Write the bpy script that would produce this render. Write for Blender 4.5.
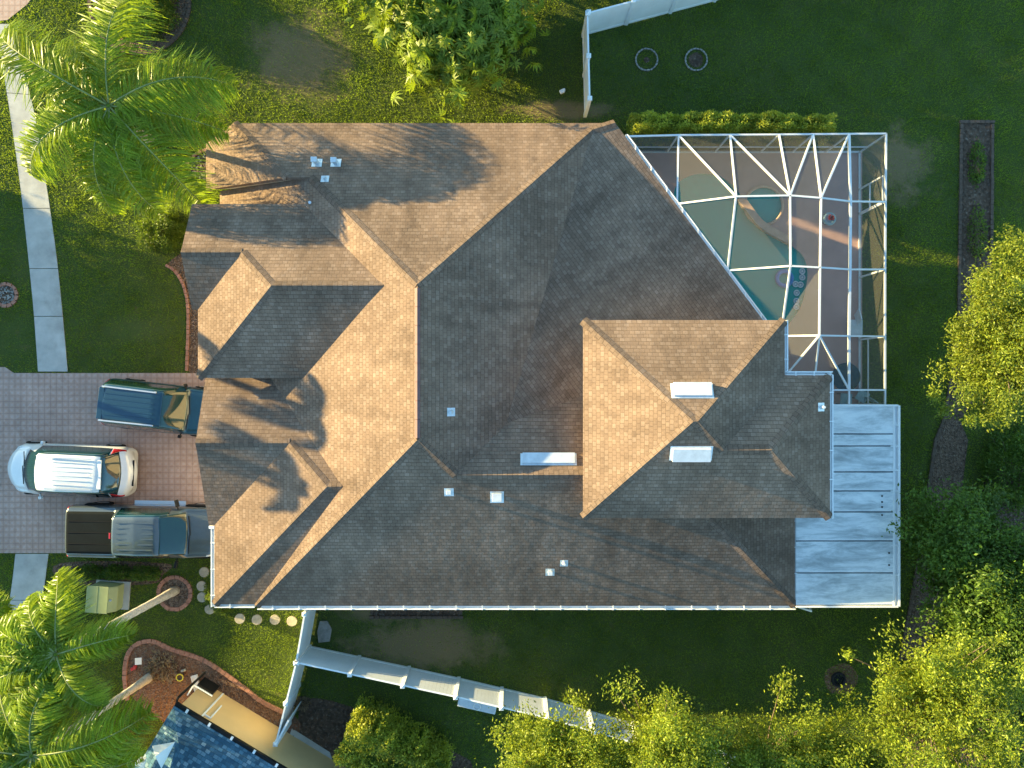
import bpy, bmesh, math, random
import numpy as np
from mathutils import Vector, Matrix

for o in list(bpy.data.objects):
    bpy.data.objects.remove(o)
S = bpy.context.scene
COL = S.collection
R = math.radians

# ------------------------------------------------------------------ camera
H = 31.0          # flying height of the drone above the lawn, metres
F = 780.0         # focal length in pixels of a 1024 px wide frame
cam = bpy.data.cameras.new('camera')
cam.lens = 36 * F / 1024
cam.sensor_width = 36
cam.clip_start = 0.1
cam.clip_end = 2000
camo = bpy.data.objects.new('camera', cam)
COL.objects.link(camo)
camo.location = (0, 0, H)
S.camera = camo

# ------------------------------------------------------------------ light
SUN_EL = 10.0
TX, TY = 0.945, -0.326            # ground direction the light travels
w = bpy.data.worlds.new('World')
S.world = w
w.use_nodes = True
nt = w.node_tree
bg = nt.nodes['Background']
sky = nt.nodes.new('ShaderNodeTexSky')
sky.sky_type = 'NISHITA'
sky.sun_disc = False
sky.sun_elevation = R(SUN_EL)
sky.sun_rotation = math.atan2(-TX, -TY)
sky.air_density = 1.0
sky.dust_density = 0.3
sky.ozone_density = 3.0
tint = nt.nodes.new('ShaderNodeMix'); tint.data_type = 'RGBA'; tint.blend_type = 'MULTIPLY'
tint.inputs[0].default_value = 1.0; tint.inputs[7].default_value = (1.0, 1.04, .88, 1)      # clear late-day sky, a little greener blue
nt.links.new(sky.outputs[0], tint.inputs[6]); nt.links.new(tint.outputs[2], bg.inputs[0])
bg.inputs[1].default_value = 0.138
sl = bpy.data.lights.new('sun', 'SUN')
sl.energy = 4.8
sl.angle = R(0.5)
sl.color = (1.0, 0.79, 0.35)
so = bpy.data.objects.new('sun', sl)
COL.objects.link(so)
ce = math.cos(R(SUN_EL))
sd = Vector((TX * ce, TY * ce, -math.sin(R(SUN_EL))))
so.rotation_euler = sd.to_track_quat('-Z', 'Y').to_euler()
so.location = (-60, 20, 30)
S.view_settings.view_transform = 'Standard'
S.view_settings.look = 'None'
S.view_settings.exposure = 2.27
S.view_settings.gamma = 1
S.view_settings.use_curve_mapping = False
S.render.engine = 'CYCLES'
S.cycles.transparent_max_bounces = 16
S.cycles.max_bounces = 6

# ------------------------------------------------------------------ helpers
def P(px, py, z=0.0):
    """metres from a measured place on the survey picture, at height z"""
    k = (H - z) / F
    return Vector(((px - 512) * k, (384 - py) * k, z))

def link(o, parent=None):
    COL.objects.link(o)
    if parent is not None:
        o.parent = parent
    return o

def mesh_obj(name, verts, faces, mat, parent=None, smooth=False):
    me = bpy.data.meshes.new(name)
    me.from_pydata([tuple(v) for v in verts], [], faces)
    me.update()
    if mat: me.materials.append(mat)
    if smooth:
        for p in me.polygons: p.use_smooth = True
    return link(bpy.data.objects.new(name, me), parent)

def np_mesh(name, V, Fc, mat, parent=None, smooth=False):
    V = np.asarray(V, dtype=np.float32); Fc = np.asarray(Fc, dtype=np.int32)
    n, k = Fc.shape
    me = bpy.data.meshes.new(name)
    me.vertices.add(len(V)); me.vertices.foreach_set('co', V.ravel())
    me.loops.add(n * k); me.loops.foreach_set('vertex_index', Fc.ravel())
    me.polygons.add(n)
    me.polygons.foreach_set('loop_start', np.arange(0, n * k, k, dtype=np.int32))
    me.update(calc_edges=True)
    if smooth: me.polygons.foreach_set('use_smooth', np.ones(n, dtype=bool))
    me.materials.append(mat)
    return link(bpy.data.objects.new(name, me), parent)

def tag(o, label=None, cat=None, group=None, kind=None):
    if label: o['label'] = label
    if cat: o['category'] = cat
    if group: o['group'] = group
    if kind: o['kind'] = kind
    return o

def thing(name, label, cat, loc=(0, 0, 0), rz=0, group=None):
    o = bpy.data.objects.new(name, None)
    o.empty_display_size = 0.3
    o.location = loc; o.rotation_euler = (0, 0, rz)
    COL.objects.link(o)
    return tag(o, label, cat, group)

class MB:
    def __init__(s): s.v = []; s.f = []
    def add(s, vs, fs):
        b = len(s.v); s.v += [tuple(v) for v in vs]; s.f += [tuple(i + b for i in f) for f in fs]
    def box(s, c, d, rz=0):
        cx, cy, cz = c; a, b, h = d[0] / 2, d[1] / 2, d[2] / 2
        ca, sa = math.cos(rz), math.sin(rz)
        vs = []
        for z in (-h, h):
            for x, y in ((-a, -b), (a, -b), (a, b), (-a, b)):
                vs.append((cx + x * ca - y * sa, cy + x * sa + y * ca, cz + z))
        s.add(vs, [(3, 2, 1, 0), (4, 5, 6, 7), (0, 1, 5, 4), (1, 2, 6, 5), (2, 3, 7, 6), (3, 0, 4, 7)])
    def bar(s, a, b, w_, h, up=Vector((0, 0, 1))):
        a = Vector(a); b = Vector(b); d = (b - a).normalized()
        x = d.cross(up)
        if x.length < 1e-4: x = Vector((1, 0, 0))
        x.normalize(); y = x.cross(d).normalized()
        vs = []
        for p in (a, b):
            for i, j in ((-1, -1), (1, -1), (1, 1), (-1, 1)):
                vs.append(p + x * (i * w_ / 2) + y * (j * h / 2))
        s.add(vs, [(0, 1, 2, 3), (7, 6, 5, 4), (0, 4, 5, 1), (1, 5, 6, 2), (2, 6, 7, 3), (3, 7, 4, 0)])
    def tube(s, pts, rads, n=8):
        b = len(s.v)
        pts = [Vector(p) for p in pts]
        for i, p in enumerate(pts):
            d = (pts[min(i + 1, len(pts) - 1)] - pts[max(i - 1, 0)]).normalized()
            x = d.cross(Vector((0.13, 0.31, 0.94)) if abs(d.z) < .9 else Vector((1, 0, 0))).normalized(); y = d.cross(x)
            for k in range(n):
                a = 2 * math.pi * k / n
                s.v.append(tuple(p + (x * math.cos(a) + y * math.sin(a)) * rads[i]))
        for i in range(len(pts) - 1):
            for k in range(n):
                k2 = (k + 1) % n
                s.f.append((b + i * n + k, b + i * n + k2, b + (i + 1) * n + k2, b + (i + 1) * n + k))
        s.f.append(tuple(b + k for k in range(n))[::-1])
        s.f.append(tuple(b + (len(pts) - 1) * n + k for k in range(n)))
    def cyl(s, c, r, h, n=20, r2=None):
        c = Vector(c); s.tube([c, c + Vector((0, 0, h))], [r, r if r2 is None else r2], n)
    def build(s, name, mat, parent=None, smooth=False, bevel=0):
        o = mesh_obj(name, s.v, s.f, mat, parent, smooth)
        if bevel:
            m = o.modifiers.new('bevel', 'BEVEL'); m.width = bevel; m.segments = 2; m.limit_method = 'ANGLE'
        return o

def prism(mb, pts, z0, z1):
    n = len(pts)
    vs = [(p[0], p[1], z0) for p in pts] + [(p[0], p[1], z1) for p in pts]
    mb.add(vs, [tuple(range(n))[::-1], tuple(range(n, 2 * n))] + [(i, (i + 1) % n, n + (i + 1) % n, n + i) for i in range(n)])

def ccw(pts):
    a = sum(pts[i][0] * pts[(i + 1) % len(pts)][1] - pts[(i + 1) % len(pts)][0] * pts[i][1] for i in range(len(pts)))
    return pts if a > 0 else pts[::-1]

def smooth_loop(pts, n=6, closed=True):
    out = []; m = len(pts)
    rng = range(m) if closed else range(m - 1)
    for i in rng:
        if closed: p0, p1, p2, p3 = pts[i - 1], pts[i], pts[(i + 1) % m], pts[(i + 2) % m]
        else: p0, p1, p2, p3 = pts[max(i - 1, 0)], pts[i], pts[i + 1], pts[min(i + 2, m - 1)]
        for k in range(n):
            t = k / n
            out.append(tuple(.5 * (2 * p1[c] + (p2[c] - p0[c]) * t + (2 * p0[c] - 5 * p1[c] + 4 * p2[c] - p3[c]) * t * t +
                                   (3 * p1[c] - p0[c] - 3 * p2[c] + p3[c]) * t ** 3) for c in (0, 1)))
    if not closed: out.append(tuple(pts[-1][:2]))
    return out

def sheet(name, pts, z, mat, holes=()):
    bm = bmesh.new()
    es = []
    for loop in [pts] + list(holes):
        vs = [bm.verts.new((p[0], p[1], z)) for p in loop]
        for i in range(len(vs)): es.append(bm.edges.new((vs[i], vs[(i + 1) % len(vs)])))
    bmesh.ops.triangle_fill(bm, edges=es, use_beauty=True, normal=(0, 0, 1))
    for f in bm.faces:
        if f.normal.z < 0: f.normal_flip()
    me = bpy.data.meshes.new(name); bm.to_mesh(me); bm.free()
    me.materials.append(mat)
    return link(bpy.data.objects.new(name, me))

# ------------------------------------------------------------------ materials
class NT:
    def __init__(s, name):
        s.m = bpy.data.materials.new(name); s.m.use_nodes = True
        s.t = s.m.node_tree; s.b = s.t.nodes['Principled BSDF']; s.out = s.t.nodes['Material Output']
    def n(s, typ, **kw):
        nd = s.t.nodes.new(typ)
        for k, v in kw.items():
            if k.startswith('i_'):
                key = k[2:].replace('_', ' ')
                nd.inputs[int(key) if key.isdigit() else key].default_value = v
            else: setattr(nd, k, v)
        return nd
    def l(s, a, b): s.t.links.new(a, b)
    def coord(s, which='Object'):
        return s.n('ShaderNodeTexCoord').outputs[which]
    def noise(s, vec, scale, detail=4, rough=.55, dist=0.0):
        nd = s.n('ShaderNodeTexNoise'); nd.inputs['Scale'].default_value = scale; nd.inputs['Distortion'].default_value = dist
        nd.inputs['Detail'].default_value = detail; nd.inputs['Roughness'].default_value = rough
        s.l(vec, nd.inputs['Vector']); return nd.outputs['Fac']
    def ramp(s, fac, stops):
        nd = s.n('ShaderNodeValToRGB'); e = nd.color_ramp.elements
        while len(e) < len(stops): e.new(.5)
        for i, (p, c) in enumerate(stops):
            e[i].position = p; e[i].color = (c[0], c[1], c[2], 1) if not isinstance(c, (int, float)) else (c, c, c, 1)
        s.l(fac, nd.inputs[0]); return nd.outputs[0]
    def mix(s, fac, a, b, mode='MIX'):
        nd = s.n('ShaderNodeMix', data_type='RGBA', blend_type=mode)
        for sock, v in ((nd.inputs[0], fac), (nd.inputs[6], a), (nd.inputs[7], b)):
            if hasattr(v, 'is_output') or hasattr(v, 'links'): s.l(v, sock)
            elif isinstance(v, (int, float)): sock.default_value = v
            else: sock.default_value = (v[0], v[1], v[2], 1)
        return nd.outputs[2]
    def math(s, op, a, b=None, c=None):
        nd = s.n('ShaderNodeMath', operation=op)
        for i, v in enumerate((a, b, c)):
            if v is None: continue
            if hasattr(v, 'links'): s.l(v, nd.inputs[i])
            else: nd.inputs[i].default_value = v
        return nd.outputs[0]
    def bump(s, h, strength=.5, dist=.02):
        nd = s.n('ShaderNodeBump'); nd.inputs['Strength'].default_value = strength; nd.inputs['Distance'].default_value = dist
        s.l(h, nd.inputs['Height']); s.l(nd.outputs[0], s.b.inputs['Normal'])
    def color(s, c):
        if hasattr(c, 'links'): s.l(c, s.b.inputs['Base Color'])
        else: s.b.inputs['Base Color'].default_value = (c[0], c[1], c[2], 1)
    def set(s, **kw):
        for k, v in kw.items(): s.b.inputs[k.replace('_', ' ')].default_value = v
        return s

def simple(name, c, rough=.6, metal=0, var=.12, scale=6, coat=0, bump=0):
    m = NT(name); co = m.coord()
    f = m.noise(co, scale, 5, .6)
    m.color(m.ramp(f, [(.3, [x * (1 - var) for x in c]), (.7, [min(1, x * (1 + var)) for x in c])]))
    m.set(Roughness=rough, Metallic=metal)
    if coat: m.set(Coat_Weight=coat, Coat_Roughness=.05)
    if bump: m.bump(m.noise(co, scale * 8, 4), bump, .01)
    return m.m

def shingles(name, cols, dark=.35):
    m = NT(name); uv = m.coord('UV')
    br = m.n('ShaderNodeTexBrick', offset=.5, offset_frequency=2, squash=1.0)
    br.inputs['Scale'].default_value = 1; br.inputs['Brick Width'].default_value = .172; br.inputs['Row Height'].default_value = .135
    br.inputs['Mortar Size'].default_value = .009; br.inputs['Mortar Smooth'].default_value = .35; br.inputs['Bias'].default_value = 0
    br.inputs['Color1'].default_value = (0, 0, 0, 1); br.inputs['Color2'].default_value = (1, 1, 1, 1); br.inputs['Mortar'].default_value = (.5, .5, .5, 1)
    # rows wander a little
    nz = m.n('ShaderNodeTexNoise'); nz.inputs['Scale'].default_value = .8; m.l(uv, nz.inputs['Vector'])
    v = m.n('ShaderNodeVectorMath', operation='SUBTRACT'); m.l(nz.outputs['Color'], v.inputs[0]); v.inputs[1].default_value = (.5, .5, .5)
    v2 = m.n('ShaderNodeVectorMath', operation='SCALE'); m.l(v.outputs[0], v2.inputs[0]); v2.inputs[3].default_value = .07
    v3 = m.n('ShaderNodeVectorMath', operation='ADD'); m.l(uv, v3.inputs[0]); m.l(v2.outputs[0], v3.inputs[1])
    m.l(v3.outputs[0], br.inputs['Vector'])
    c = m.ramp(br.outputs['Color'], [(0, cols[0]), (.35, cols[1]), (.65, cols[2]), (1, cols[3])])
    c = m.mix(m.math('MULTIPLY', br.outputs['Fac'], .36), c, [x * dark for x in cols[0]])
    big = m.noise(uv, .35, 5, .6)
    c = m.mix(1.0, c, m.ramp(big, [(.3, .74), (.7, 1.2)]), 'MULTIPLY')
    # rain streaks down the slope
    mp = m.n('ShaderNodeMapping'); mp.inputs['Scale'].default_value = (1.6, .22, 1); m.l(uv, mp.inputs['Vector'])
    c = m.mix(1.0, c, m.ramp(m.noise(mp.outputs[0], 1.0, 5, .65), [(.32, .82), (.62, 1.1)]), 'MULTIPLY')
    c = m.mix(1.0, c, m.ramp(m.noise(uv, 45, 2, .6), [(.25, .8), (.75, 1.2)]), 'MULTIPLY')
    c = m.mix(1.0, c, m.ramp(m.noise(uv, 1.7, 6, .7), [(.3, .8), (.5, 1.0), (.7, 1.12)]), 'MULTIPLY')
    m.color(c); m.set(Roughness=.95); m.b.inputs['Specular IOR Level'].default_value = .15
    # lapped courses: each shingle's lower edge stands proud
    sx = m.n('ShaderNodeSeparateXYZ'); m.l(v3.outputs[0], sx.inputs[0])
    saw = m.math('FRACT', m.math('DIVIDE', sx.outputs[1], .135))
    h = m.math('SUBTRACT', m.math('MULTIPLY', m.math('SUBTRACT', 1.0, saw), .8), br.outputs['Fac'])
    h = m.math('ADD', h, m.math('MULTIPLY', m.noise(uv, 3.0, 5), 1.6))
    h = m.math('ADD', h, m.math('MULTIPLY', br.outputs['Color'], .25))
    m.bump(h, .8, .014)
    return m.m

def leaf_mat(name, c1, c2, trans=.45, scale=1.2, rough=.45):
    m = NT(name); co = m.coord()
    f = m.noise(co, scale, 3); f2 = m.noise(co, 25, 2)
    c = m.mix(m.ramp(f2, [(.35, 0.0), (.65, 1.0)]), c1, c2)
    c = m.mix(1.0, c, m.ramp(f, [(.3, .72), (.7, 1.28)]), 'MULTIPLY')
    m.color(c); m.set(Roughness=rough); m.b.inputs['Specular IOR Level'].default_value = .3
    tr = m.n('ShaderNodeBsdfTranslucent'); m.l(m.mix(1.0, c, (1.5, 1.45, .7), 'MULTIPLY'), tr.inputs[0])
    mx = m.n('ShaderNodeMixShader'); mx.inputs[0].default_value = trans
    m.l(m.b.outputs[0], mx.inputs[1]); m.l(tr.outputs[0], mx.inputs[2]); m.l(mx.outputs[0], m.out.inputs[0])
    return m.m

def blob_mask(m, co, cx, cy, rx, ry, soft=.5):
    """soft uneven patch on the ground (worn turf), in metres"""
    mp = m.n('ShaderNodeMapping', vector_type='TEXTURE'); mp.inputs['Location'].default_value = (cx, cy, 0)
    mp.inputs['Scale'].default_value = (rx, ry, 1e3); m.l(co, mp.inputs['Vector'])
    ln = m.n('ShaderNodeVectorMath', operation='LENGTH'); m.l(mp.outputs[0], ln.inputs[0])
    d = m.math('ADD', ln.outputs['Value'], m.math('MULTIPLY', m.math('SUBTRACT', m.noise(co, .9, 6, .7), .5), 2.4))
    return m.ramp(d, [(max(0, 1 - soft), 1.0), (1.0, 0.0)])

WORN = [(425, 645, 85, 32), (300, 60, 60, 50), (895, 165, 45, 40), (560, 110, 60, 12), (375, 612, 40, 14), (330, 632, 28, 22), (130, 330, 40, 14), (160, 215, 30, 30), (10, 340, 30, 30), (30, 250, 20, 40)]
def lawn_material():
    m = NT('turf'); co = m.coord()
    c = m.ramp(m.noise(co, 14, 6, .7), [(.3, (.045, .07, .02)), (.7, (.10, .14, .035))])
    c = m.mix(m.ramp(m.noise(co, .35, 5, .6), [(.4, 0.0), (.7, .6)]), c, (.10, .11, .035))
    for (px, py, rx, ry) in WORN[:5]:
        p = P(px, py); c = m.mix(m.math('MULTIPLY', blob_mask(m, co, p.x, p.y, rx / 25, ry / 25), .75), c, (.26, .19, .11))
    c = m.mix(m.ramp(m.noise(co, 1.1, 6, .75), [(.58, 0.0), (.72, .5)]), c, (.16, .13, .06))
    m.color(c); m.set(Roughness=1); m.b.inputs['Specular IOR Level'].default_value = .1
    m.bump(m.noise(co, 30, 5, .7), 1.0, .06)
    return m.m

def paver_mat():
    m = NT('driveway_pavers'); co = m.coord(); sp = m.n('ShaderNodeSeparateXYZ'); m.l(co, sp.inputs[0])
    s_ = .235
    fx = m.math('FRACT', m.math('DIVIDE', sp.outputs[0], s_)); fy = m.math('FRACT', m.math('DIVIDE', sp.outputs[1], s_))
    ax = m.math('LESS_THAN', m.math('ABSOLUTE', m.math('SUBTRACT', fx, .5)), .2); ay = m.math('LESS_THAN', m.math('ABSOLUTE', m.math('SUBTRACT', fy, .5)), .2)
    dot = m.math('MULTIPLY', ax, ay)
    jx = m.math('GREATER_THAN', m.math('ABSOLUTE', m.math('SUBTRACT', fx, .5)), .45); jy = m.math('GREATER_THAN', m.math('ABSOLUTE', m.math('SUBTRACT', fy, .5)), .45)
    j = m.math('MAXIMUM', jx, jy)
    cell = m.n('ShaderNodeTexVoronoi'); cell.inputs['Scale'].default_value = 7; m.l(co, cell.inputs['Vector'])
    base = m.mix(m.math('MULTIPLY', cell.outputs['Color'], 1.0), (.40, .25, .20), (.48, .33, .275))
    c = m.mix(m.math('MULTIPLY', dot, .32), base, (.47, .42, .40))
    c = m.mix(m.math('MULTIPLY', j, .45), c, (.14, .10, .09))
    c = m.mix(1.0, c, m.ramp(m.noise(co, .5, 6, .65), [(.3, .8), (.7, 1.15)]), 'MULTIPLY')
    c = m.mix(m.ramp(m.noise(co, 1.3, 4, .6), [(.62, 0.0), (.75, .25)]), c, (.1, .08, .075))
    m.color(c); m.set(Roughness=.85); m.bump(m.math('SUBTRACT', m.noise(co, 20, 3), j), .35, .006)
    return m.m

def concrete_mat():
    m = NT('concrete'); co = m.coord()
    c = m.ramp(m.noise(co, 1.2, 7, .65), [(.3, (.33, .32, .30)), (.7, (.52, .51, .48))])
    c = m.mix(m.ramp(m.noise(co, .7, 5, .7), [(.56, 0.0), (.72, .5)]), c, (.2, .19, .17))
    m.color(c); m.set(Roughness=.9); m.bump(m.noise(co, 60, 4), .3, .004); return m.m

def mulch_mat(name='bark_mulch', a=(.05, .028, .018), b=(.2, .13, .09), sc=16):
    m = NT(name); co = m.coord(); v = m.n('ShaderNodeTexVoronoi'); v.inputs['Scale'].default_value = sc; m.l(co, v.inputs['Vector'])
    c = m.mix(v.outputs['Color'], a, b); c = m.mix(m.ramp(m.noise(co, 9, 4), [(.55, 0.0), (.75, .5)]), c, (.33, .27, .22))
    m.color(c); m.set(Roughness=1); m.bump(v.outputs['Distance'], 1.0, .06); return m.m

def metal_roof_mat():
    m = NT('weathered_white_metal'); co = m.coord()
    mp = m.n('ShaderNodeMapping'); mp.inputs['Scale'].default_value = (.5, 2.2, 1); mp.inputs['Rotation'].default_value = (0, 0, .12); m.l(co, mp.inputs['Vector'])
    c = m.ramp(m.math('ADD', m.noise(mp.outputs[0], 1.0, 8, .72, .35), m.math('MULTIPLY', m.math('SUBTRACT', m.n('ShaderNodeObjectInfo').outputs['Random'], .5), .14)), [(.34, (.36, .39, .40)), (.46, (.58, .61, .62)), (.52, (.72, .74, .75)), (.66, (.88, .89, .88))])
    m.color(c); m.set(Roughness=.42, Metallic=.1); m.bump(m.noise(mp.outputs[0], 2.5, 5), .25, .02); return m.m

def pool_mat():
    m = NT('pool_water'); co = m.coord()
    m.t.nodes.remove(m.b)
    tr = m.n('ShaderNodeBsdfTransparent'); tr.inputs[0].default_value = (.12, .62, .60, 1)
    gl = m.n('ShaderNodeBsdfGlossy'); gl.inputs['Roughness'].default_value = .03
    fr = m.n('ShaderNodeFresnel'); fr.inputs[0].default_value = 1.33
    bp = m.n('ShaderNodeBump'); bp.inputs['Strength'].default_value = .25; bp.inputs['Distance'].default_value = .02; m.l(m.noise(co, 3, 3), bp.inputs['Height'])
    m.l(bp.outputs[0], gl.inputs['Normal']); m.l(bp.outputs[0], fr.inputs['Normal'])
    df = m.n('ShaderNodeBsdfDiffuse'); df.inputs[0].default_value = (.0, .44, .42, 1); bd = m.n('ShaderNodeMixShader'); bd.inputs[0].default_value = .75
    m.l(tr.outputs[0], bd.inputs[1]); m.l(df.outputs[0], bd.inputs[2])
    mx = m.n('ShaderNodeMixShader'); m.l(m.math('MULTIPLY', fr.outputs[0], .35), mx.inputs[0]); m.l(bd.outputs[0], mx.inputs[1]); m.l(gl.outputs[0], mx.inputs[2])
    m.l(mx.outputs[0], m.out.inputs[0]); return m.m

def screen_mat():
    m = NT('insect_screen'); m.color((.12, .11, .09)); m.set(Roughness=.8)
    tr = m.n('ShaderNodeBsdfTransparent'); mx = m.n('ShaderNodeMixShader'); mx.inputs[0].default_value = .27
    m.l(tr.outputs[0], mx.inputs[1]); m.l(m.b.outputs[0], mx.inputs[2]); m.l(mx.outputs[0], m.out.inputs[0]); return m.m

M = {}
M['turf'] = lawn_material()
M['pavers'] = paver_mat()
M['concrete'] = concrete_mat()
M['mulch'] = mulch_mat()
M['soil'] = mulch_mat('garden_soil', (.045, .028, .018), (.12, .075, .05), 9)
M['reddirt'] = mulch_mat('red_brown_dirt', (.12, .055, .03), (.22, .12, .075), 12)
M['shingle'] = shingles('brown_shingles', [(.192, .130, .096), (.207, .141, .104), (.224, .154, .114), (.255, .18, .138)])
M['cap'] = shingles('ridge_shingles', [(.165, .115, .088), (.18, .125, .095), (.195, .137, .105), (.21, .15, .118)])
M['blue_shingle'] = shingles('slate_blue_shingles', [(.04, .09, .14), (.06, .13, .19), (.09, .19, .27), (.22, .30, .36)])
M['stucco'] = simple('cream_stucco', (.62, .50, .36), .9, bump=.3)
M['tan'] = simple('tan_stucco', (.62, .42, .20), .9, var=.04, scale=1.5, bump=.25)
M['white'] = simple('white_paint', (.78, .79, .80), .45, var=.05)
M['cageframe'] = simple('white_aluminium_frame', (.62, .63, .65), .5, var=.08)
M['vinyl'] = simple('white_vinyl', (.76, .79, .80), .5, var=.06, scale=1.5)
M['pinkmetal'] = simple('faded_ridge_metal', (.15, .075, .075), .6, var=.15, scale=3)
M['vent'] = simple('galvanised_vent_metal', (.62, .66, .70), .4, .3, var=.12, scale=5)
M['patio'] = metal_roof_mat()
M['glass'] = simple('dark_window_glass', (.02, .03, .035), .08, var=0)
M['deck'] = simple('pool_deck_coating', (.47, .29, .25), .85, var=.1, scale=1.2, bump=.2)
M['water'] = pool_mat()
M['plaster'] = simple('teal_pool_plaster', (.07, .36, .36), .8, var=.1, scale=2)
M['coping'] = simple('tan_coping_stone', (.55, .36, .27), .85, var=.15, scale=5)
M['screen'] = screen_mat()
M['brick'] = simple('terracotta_edging', (.34, .16, .11), .9, var=.3, scale=7)
M['greybrick'] = simple('grey_edging_brick', (.10, .068, .05), .95, var=.3, scale=7)
M['rock'] = simple('pale_rock', (.27, .25, .23), .95, var=.3, scale=6, bump=.5)
M['stone'] = simple('stepping_stone_concrete', (.42, .36, .28), .95, var=.2, scale=9, bump=.4)
M['trunk'] = simple('grey_palm_bark', (.42, .37, .31), .95, var=.3, scale=9, bump=.8)
M['bark'] = simple('brown_bark', (.14, .10, .07), .95, var=.3, scale=9, bump=.8)
M['frond'] = leaf_mat('queen_palm_leaflets', (.14, .215, .012), (.29, .37, .03), .5, rough=.33)
M['rachis'] = simple('frond_stalk', (.22, .24, .07), .6, var=.2)
M['drymat'] = leaf_mat('dry_palm_thatch', (.20, .14, .09), (.34, .25, .16), .3)
M['leaf_yellow'] = leaf_mat('yellow_green_leaves', (.08, .145, .012), (.31, .34, .028), .4)
M['leaf_mid'] = leaf_mat('mid_green_leaves', (.07, .13, .018), (.15, .20, .025), .45)
M['leaf_right'] = leaf_mat('golden_green_leaves', (.055, .115, .012), (.27, .29, .028), .38)
M['leaf_dark'] = leaf_mat('dark_green_leaves', (.055, .11, .014), (.12, .19, .022), .35)
M['leaf_fan'] = leaf_mat('fan_leaf_green', (.09, .16, .012), (.24, .29, .025), .35)
M['leaf_hedge'] = leaf_mat('hedge_leaves', (.14, .20, .02), (.42, .42, .05), .4)
M['grass'] = leaf_mat('grass_blades', (.16, .24, .024), (.23, .30, .035), .5, scale=.7)
M['blackplastic'] = simple('black_plastic', (.015, .015, .016), .5)
M['tyre'] = simple('tyre_rubber', (.02, .02, .02), .9)
M['rim'] = simple('alloy_rim', (.5, .5, .52), .3, .8)
M['bluepaint'] = simple('dark_blue_car_paint', (.008, .045, .085), .28, .3, var=.08, coat=1)
M['whitepaint'] = simple('white_car_paint', (.66, .67, .68), .25, 0, var=.03, coat=1)
M['greypaint'] = simple('grey_blue_truck_paint', (.075, .10, .12), .3, .3, var=.08, coat=1)
M['vinylcover'] = simple('black_tonneau_vinyl', (.005, .009, .012), .8, var=.2, scale=2, bump=.15)
M['carglass'] = simple('tinted_car_glass', (.004, .028, .033), .06, .0, var=.1, coat=1)
M['redlamp'] = simple('red_lamp_lens', (.45, .01, .012), .2, coat=1)
M['lamp'] = simple('clear_lamp_lens', (.6, .62, .62), .15, coat=1)
M['boxgreen'] = simple('pale_green_utility_paint', (.30, .33, .15), .5, var=.08, scale=3)
M['yellow'] = simple('yellow_plastic', (.6, .5, .04), .5)
M['red'] = simple('red_plastic', (.5, .03, .02), .5)
M['ringblue'] = simple('blue_vinyl_float', (.03, .2, .5), .35)
M['silver'] = simple('silver_trim', (.65, .67, .7), .3, .7, var=.03)
M['signbrown'] = simple('brown_wood', (.18, .09, .05), .8)
M['ac'] = simple('teal_grey_metal', (.3, .42, .45), .5)

for k_ in ('vinylcover', 'blackplastic', 'tyre'):
    M[k_].node_tree.nodes['Principled BSDF'].inputs['Specular IOR Level'].default_value = .1
# ------------------------------------------------------------------ setting : ground
def pl(lst, z=0): return [tuple(P(x, y, z)[:2]) for x, y in lst]
z7 = lambda lst: [(600 + a * 300 / 1024, 110 + b * 225 / 768) for a, b in lst]
pool_px = z7([(255, 330), (258, 262), (300, 228), (360, 219), (420, 235), (462, 272), (490, 310), (522, 362), (565, 410), (610, 438), (655, 468),
              (690, 500), (706, 550), (700, 610), (684, 670), (650, 722), (600, 775), (500, 740), (400, 600), (320, 450)])
pool_loop = ccw(smooth_loop(pl(pool_px, -.02), 4))
spa_c = P(763, 206, 0)
spa_loop = ccw([(spa_c.x + .72 * math.cos(a), spa_c.y + .72 * math.sin(a)) for a in [2 * math.pi * i / 28 for i in range(28)]])
big = [(-450, -450), (450, -450), (450, 450), (-450, 450)]
tag(sheet('ground', big, 0, M['turf'], [pool_loop, spa_loop]), kind='structure')

drive_px = [(-260, 366), (5, 367), (14, 373), (230, 373), (230, 553), (-260, 553)]
drive = pl(drive_px)
mb = MB(); prism(mb, ccw(drive), -.05, .02)
tag(mb.build('driveway', M['pavers']), kind='structure')
street_px = [(-300, -260), (90, -260), (40, -12), (27, 5), (8, 20), (-300, 60)]
mb = MB(); prism(mb, ccw(pl(street_px)), -.05, .024)
tag(mb.build('road', M['pavers']), kind='structure')
swL = [(-3, 24), (2, 60), (10, 110), (20, 180), (28, 250), (34, 310), (38.5, 371.8)]
swR = [(9, 24), (22, 66), (34, 110), (46, 180), (56, 250), (62.5, 310), (68, 371.8)]
def path_slabs(nm, Lp, Rp, step=1.35):
    Lw = smooth_loop(pl(Lp), 10, False); Rw = smooth_loop(pl(Rp), 10, False)
    b = MB(); n = len(Lw) - 1
    total = sum(math.dist(Lw[i], Lw[i + 1]) for i in range(n))
    k = max(1, round(total / step))
    for q in range(k):
        i0 = round(q * n / k); i1 = round((q + 1) * n / k)
        Ls = [Vector(p) for p in Lw[i0:i1 + 1]]; Rs = [Vector(p) for p in Rw[i0:i1 + 1]]
        if len(Ls) < 2: continue
        d0 = (Ls[1] - Ls[0]).normalized() * .012; d1 = (Ls[-1] - Ls[-2]).normalized() * .012
        Ls[0] = Ls[0] + d0; Rs[0] = Rs[0] + d0; Ls[-1] = Ls[-1] - d1; Rs[-1] = Rs[-1] - d1
        prism(b, ccw([tuple(p) for p in Ls] + [tuple(p) for p in Rs[::-1]]), -.03, .035)
    return tag(b.build(nm, M['concrete']), kind='structure')
path_slabs('sidewalk', swL, swR, 1.9)
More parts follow.
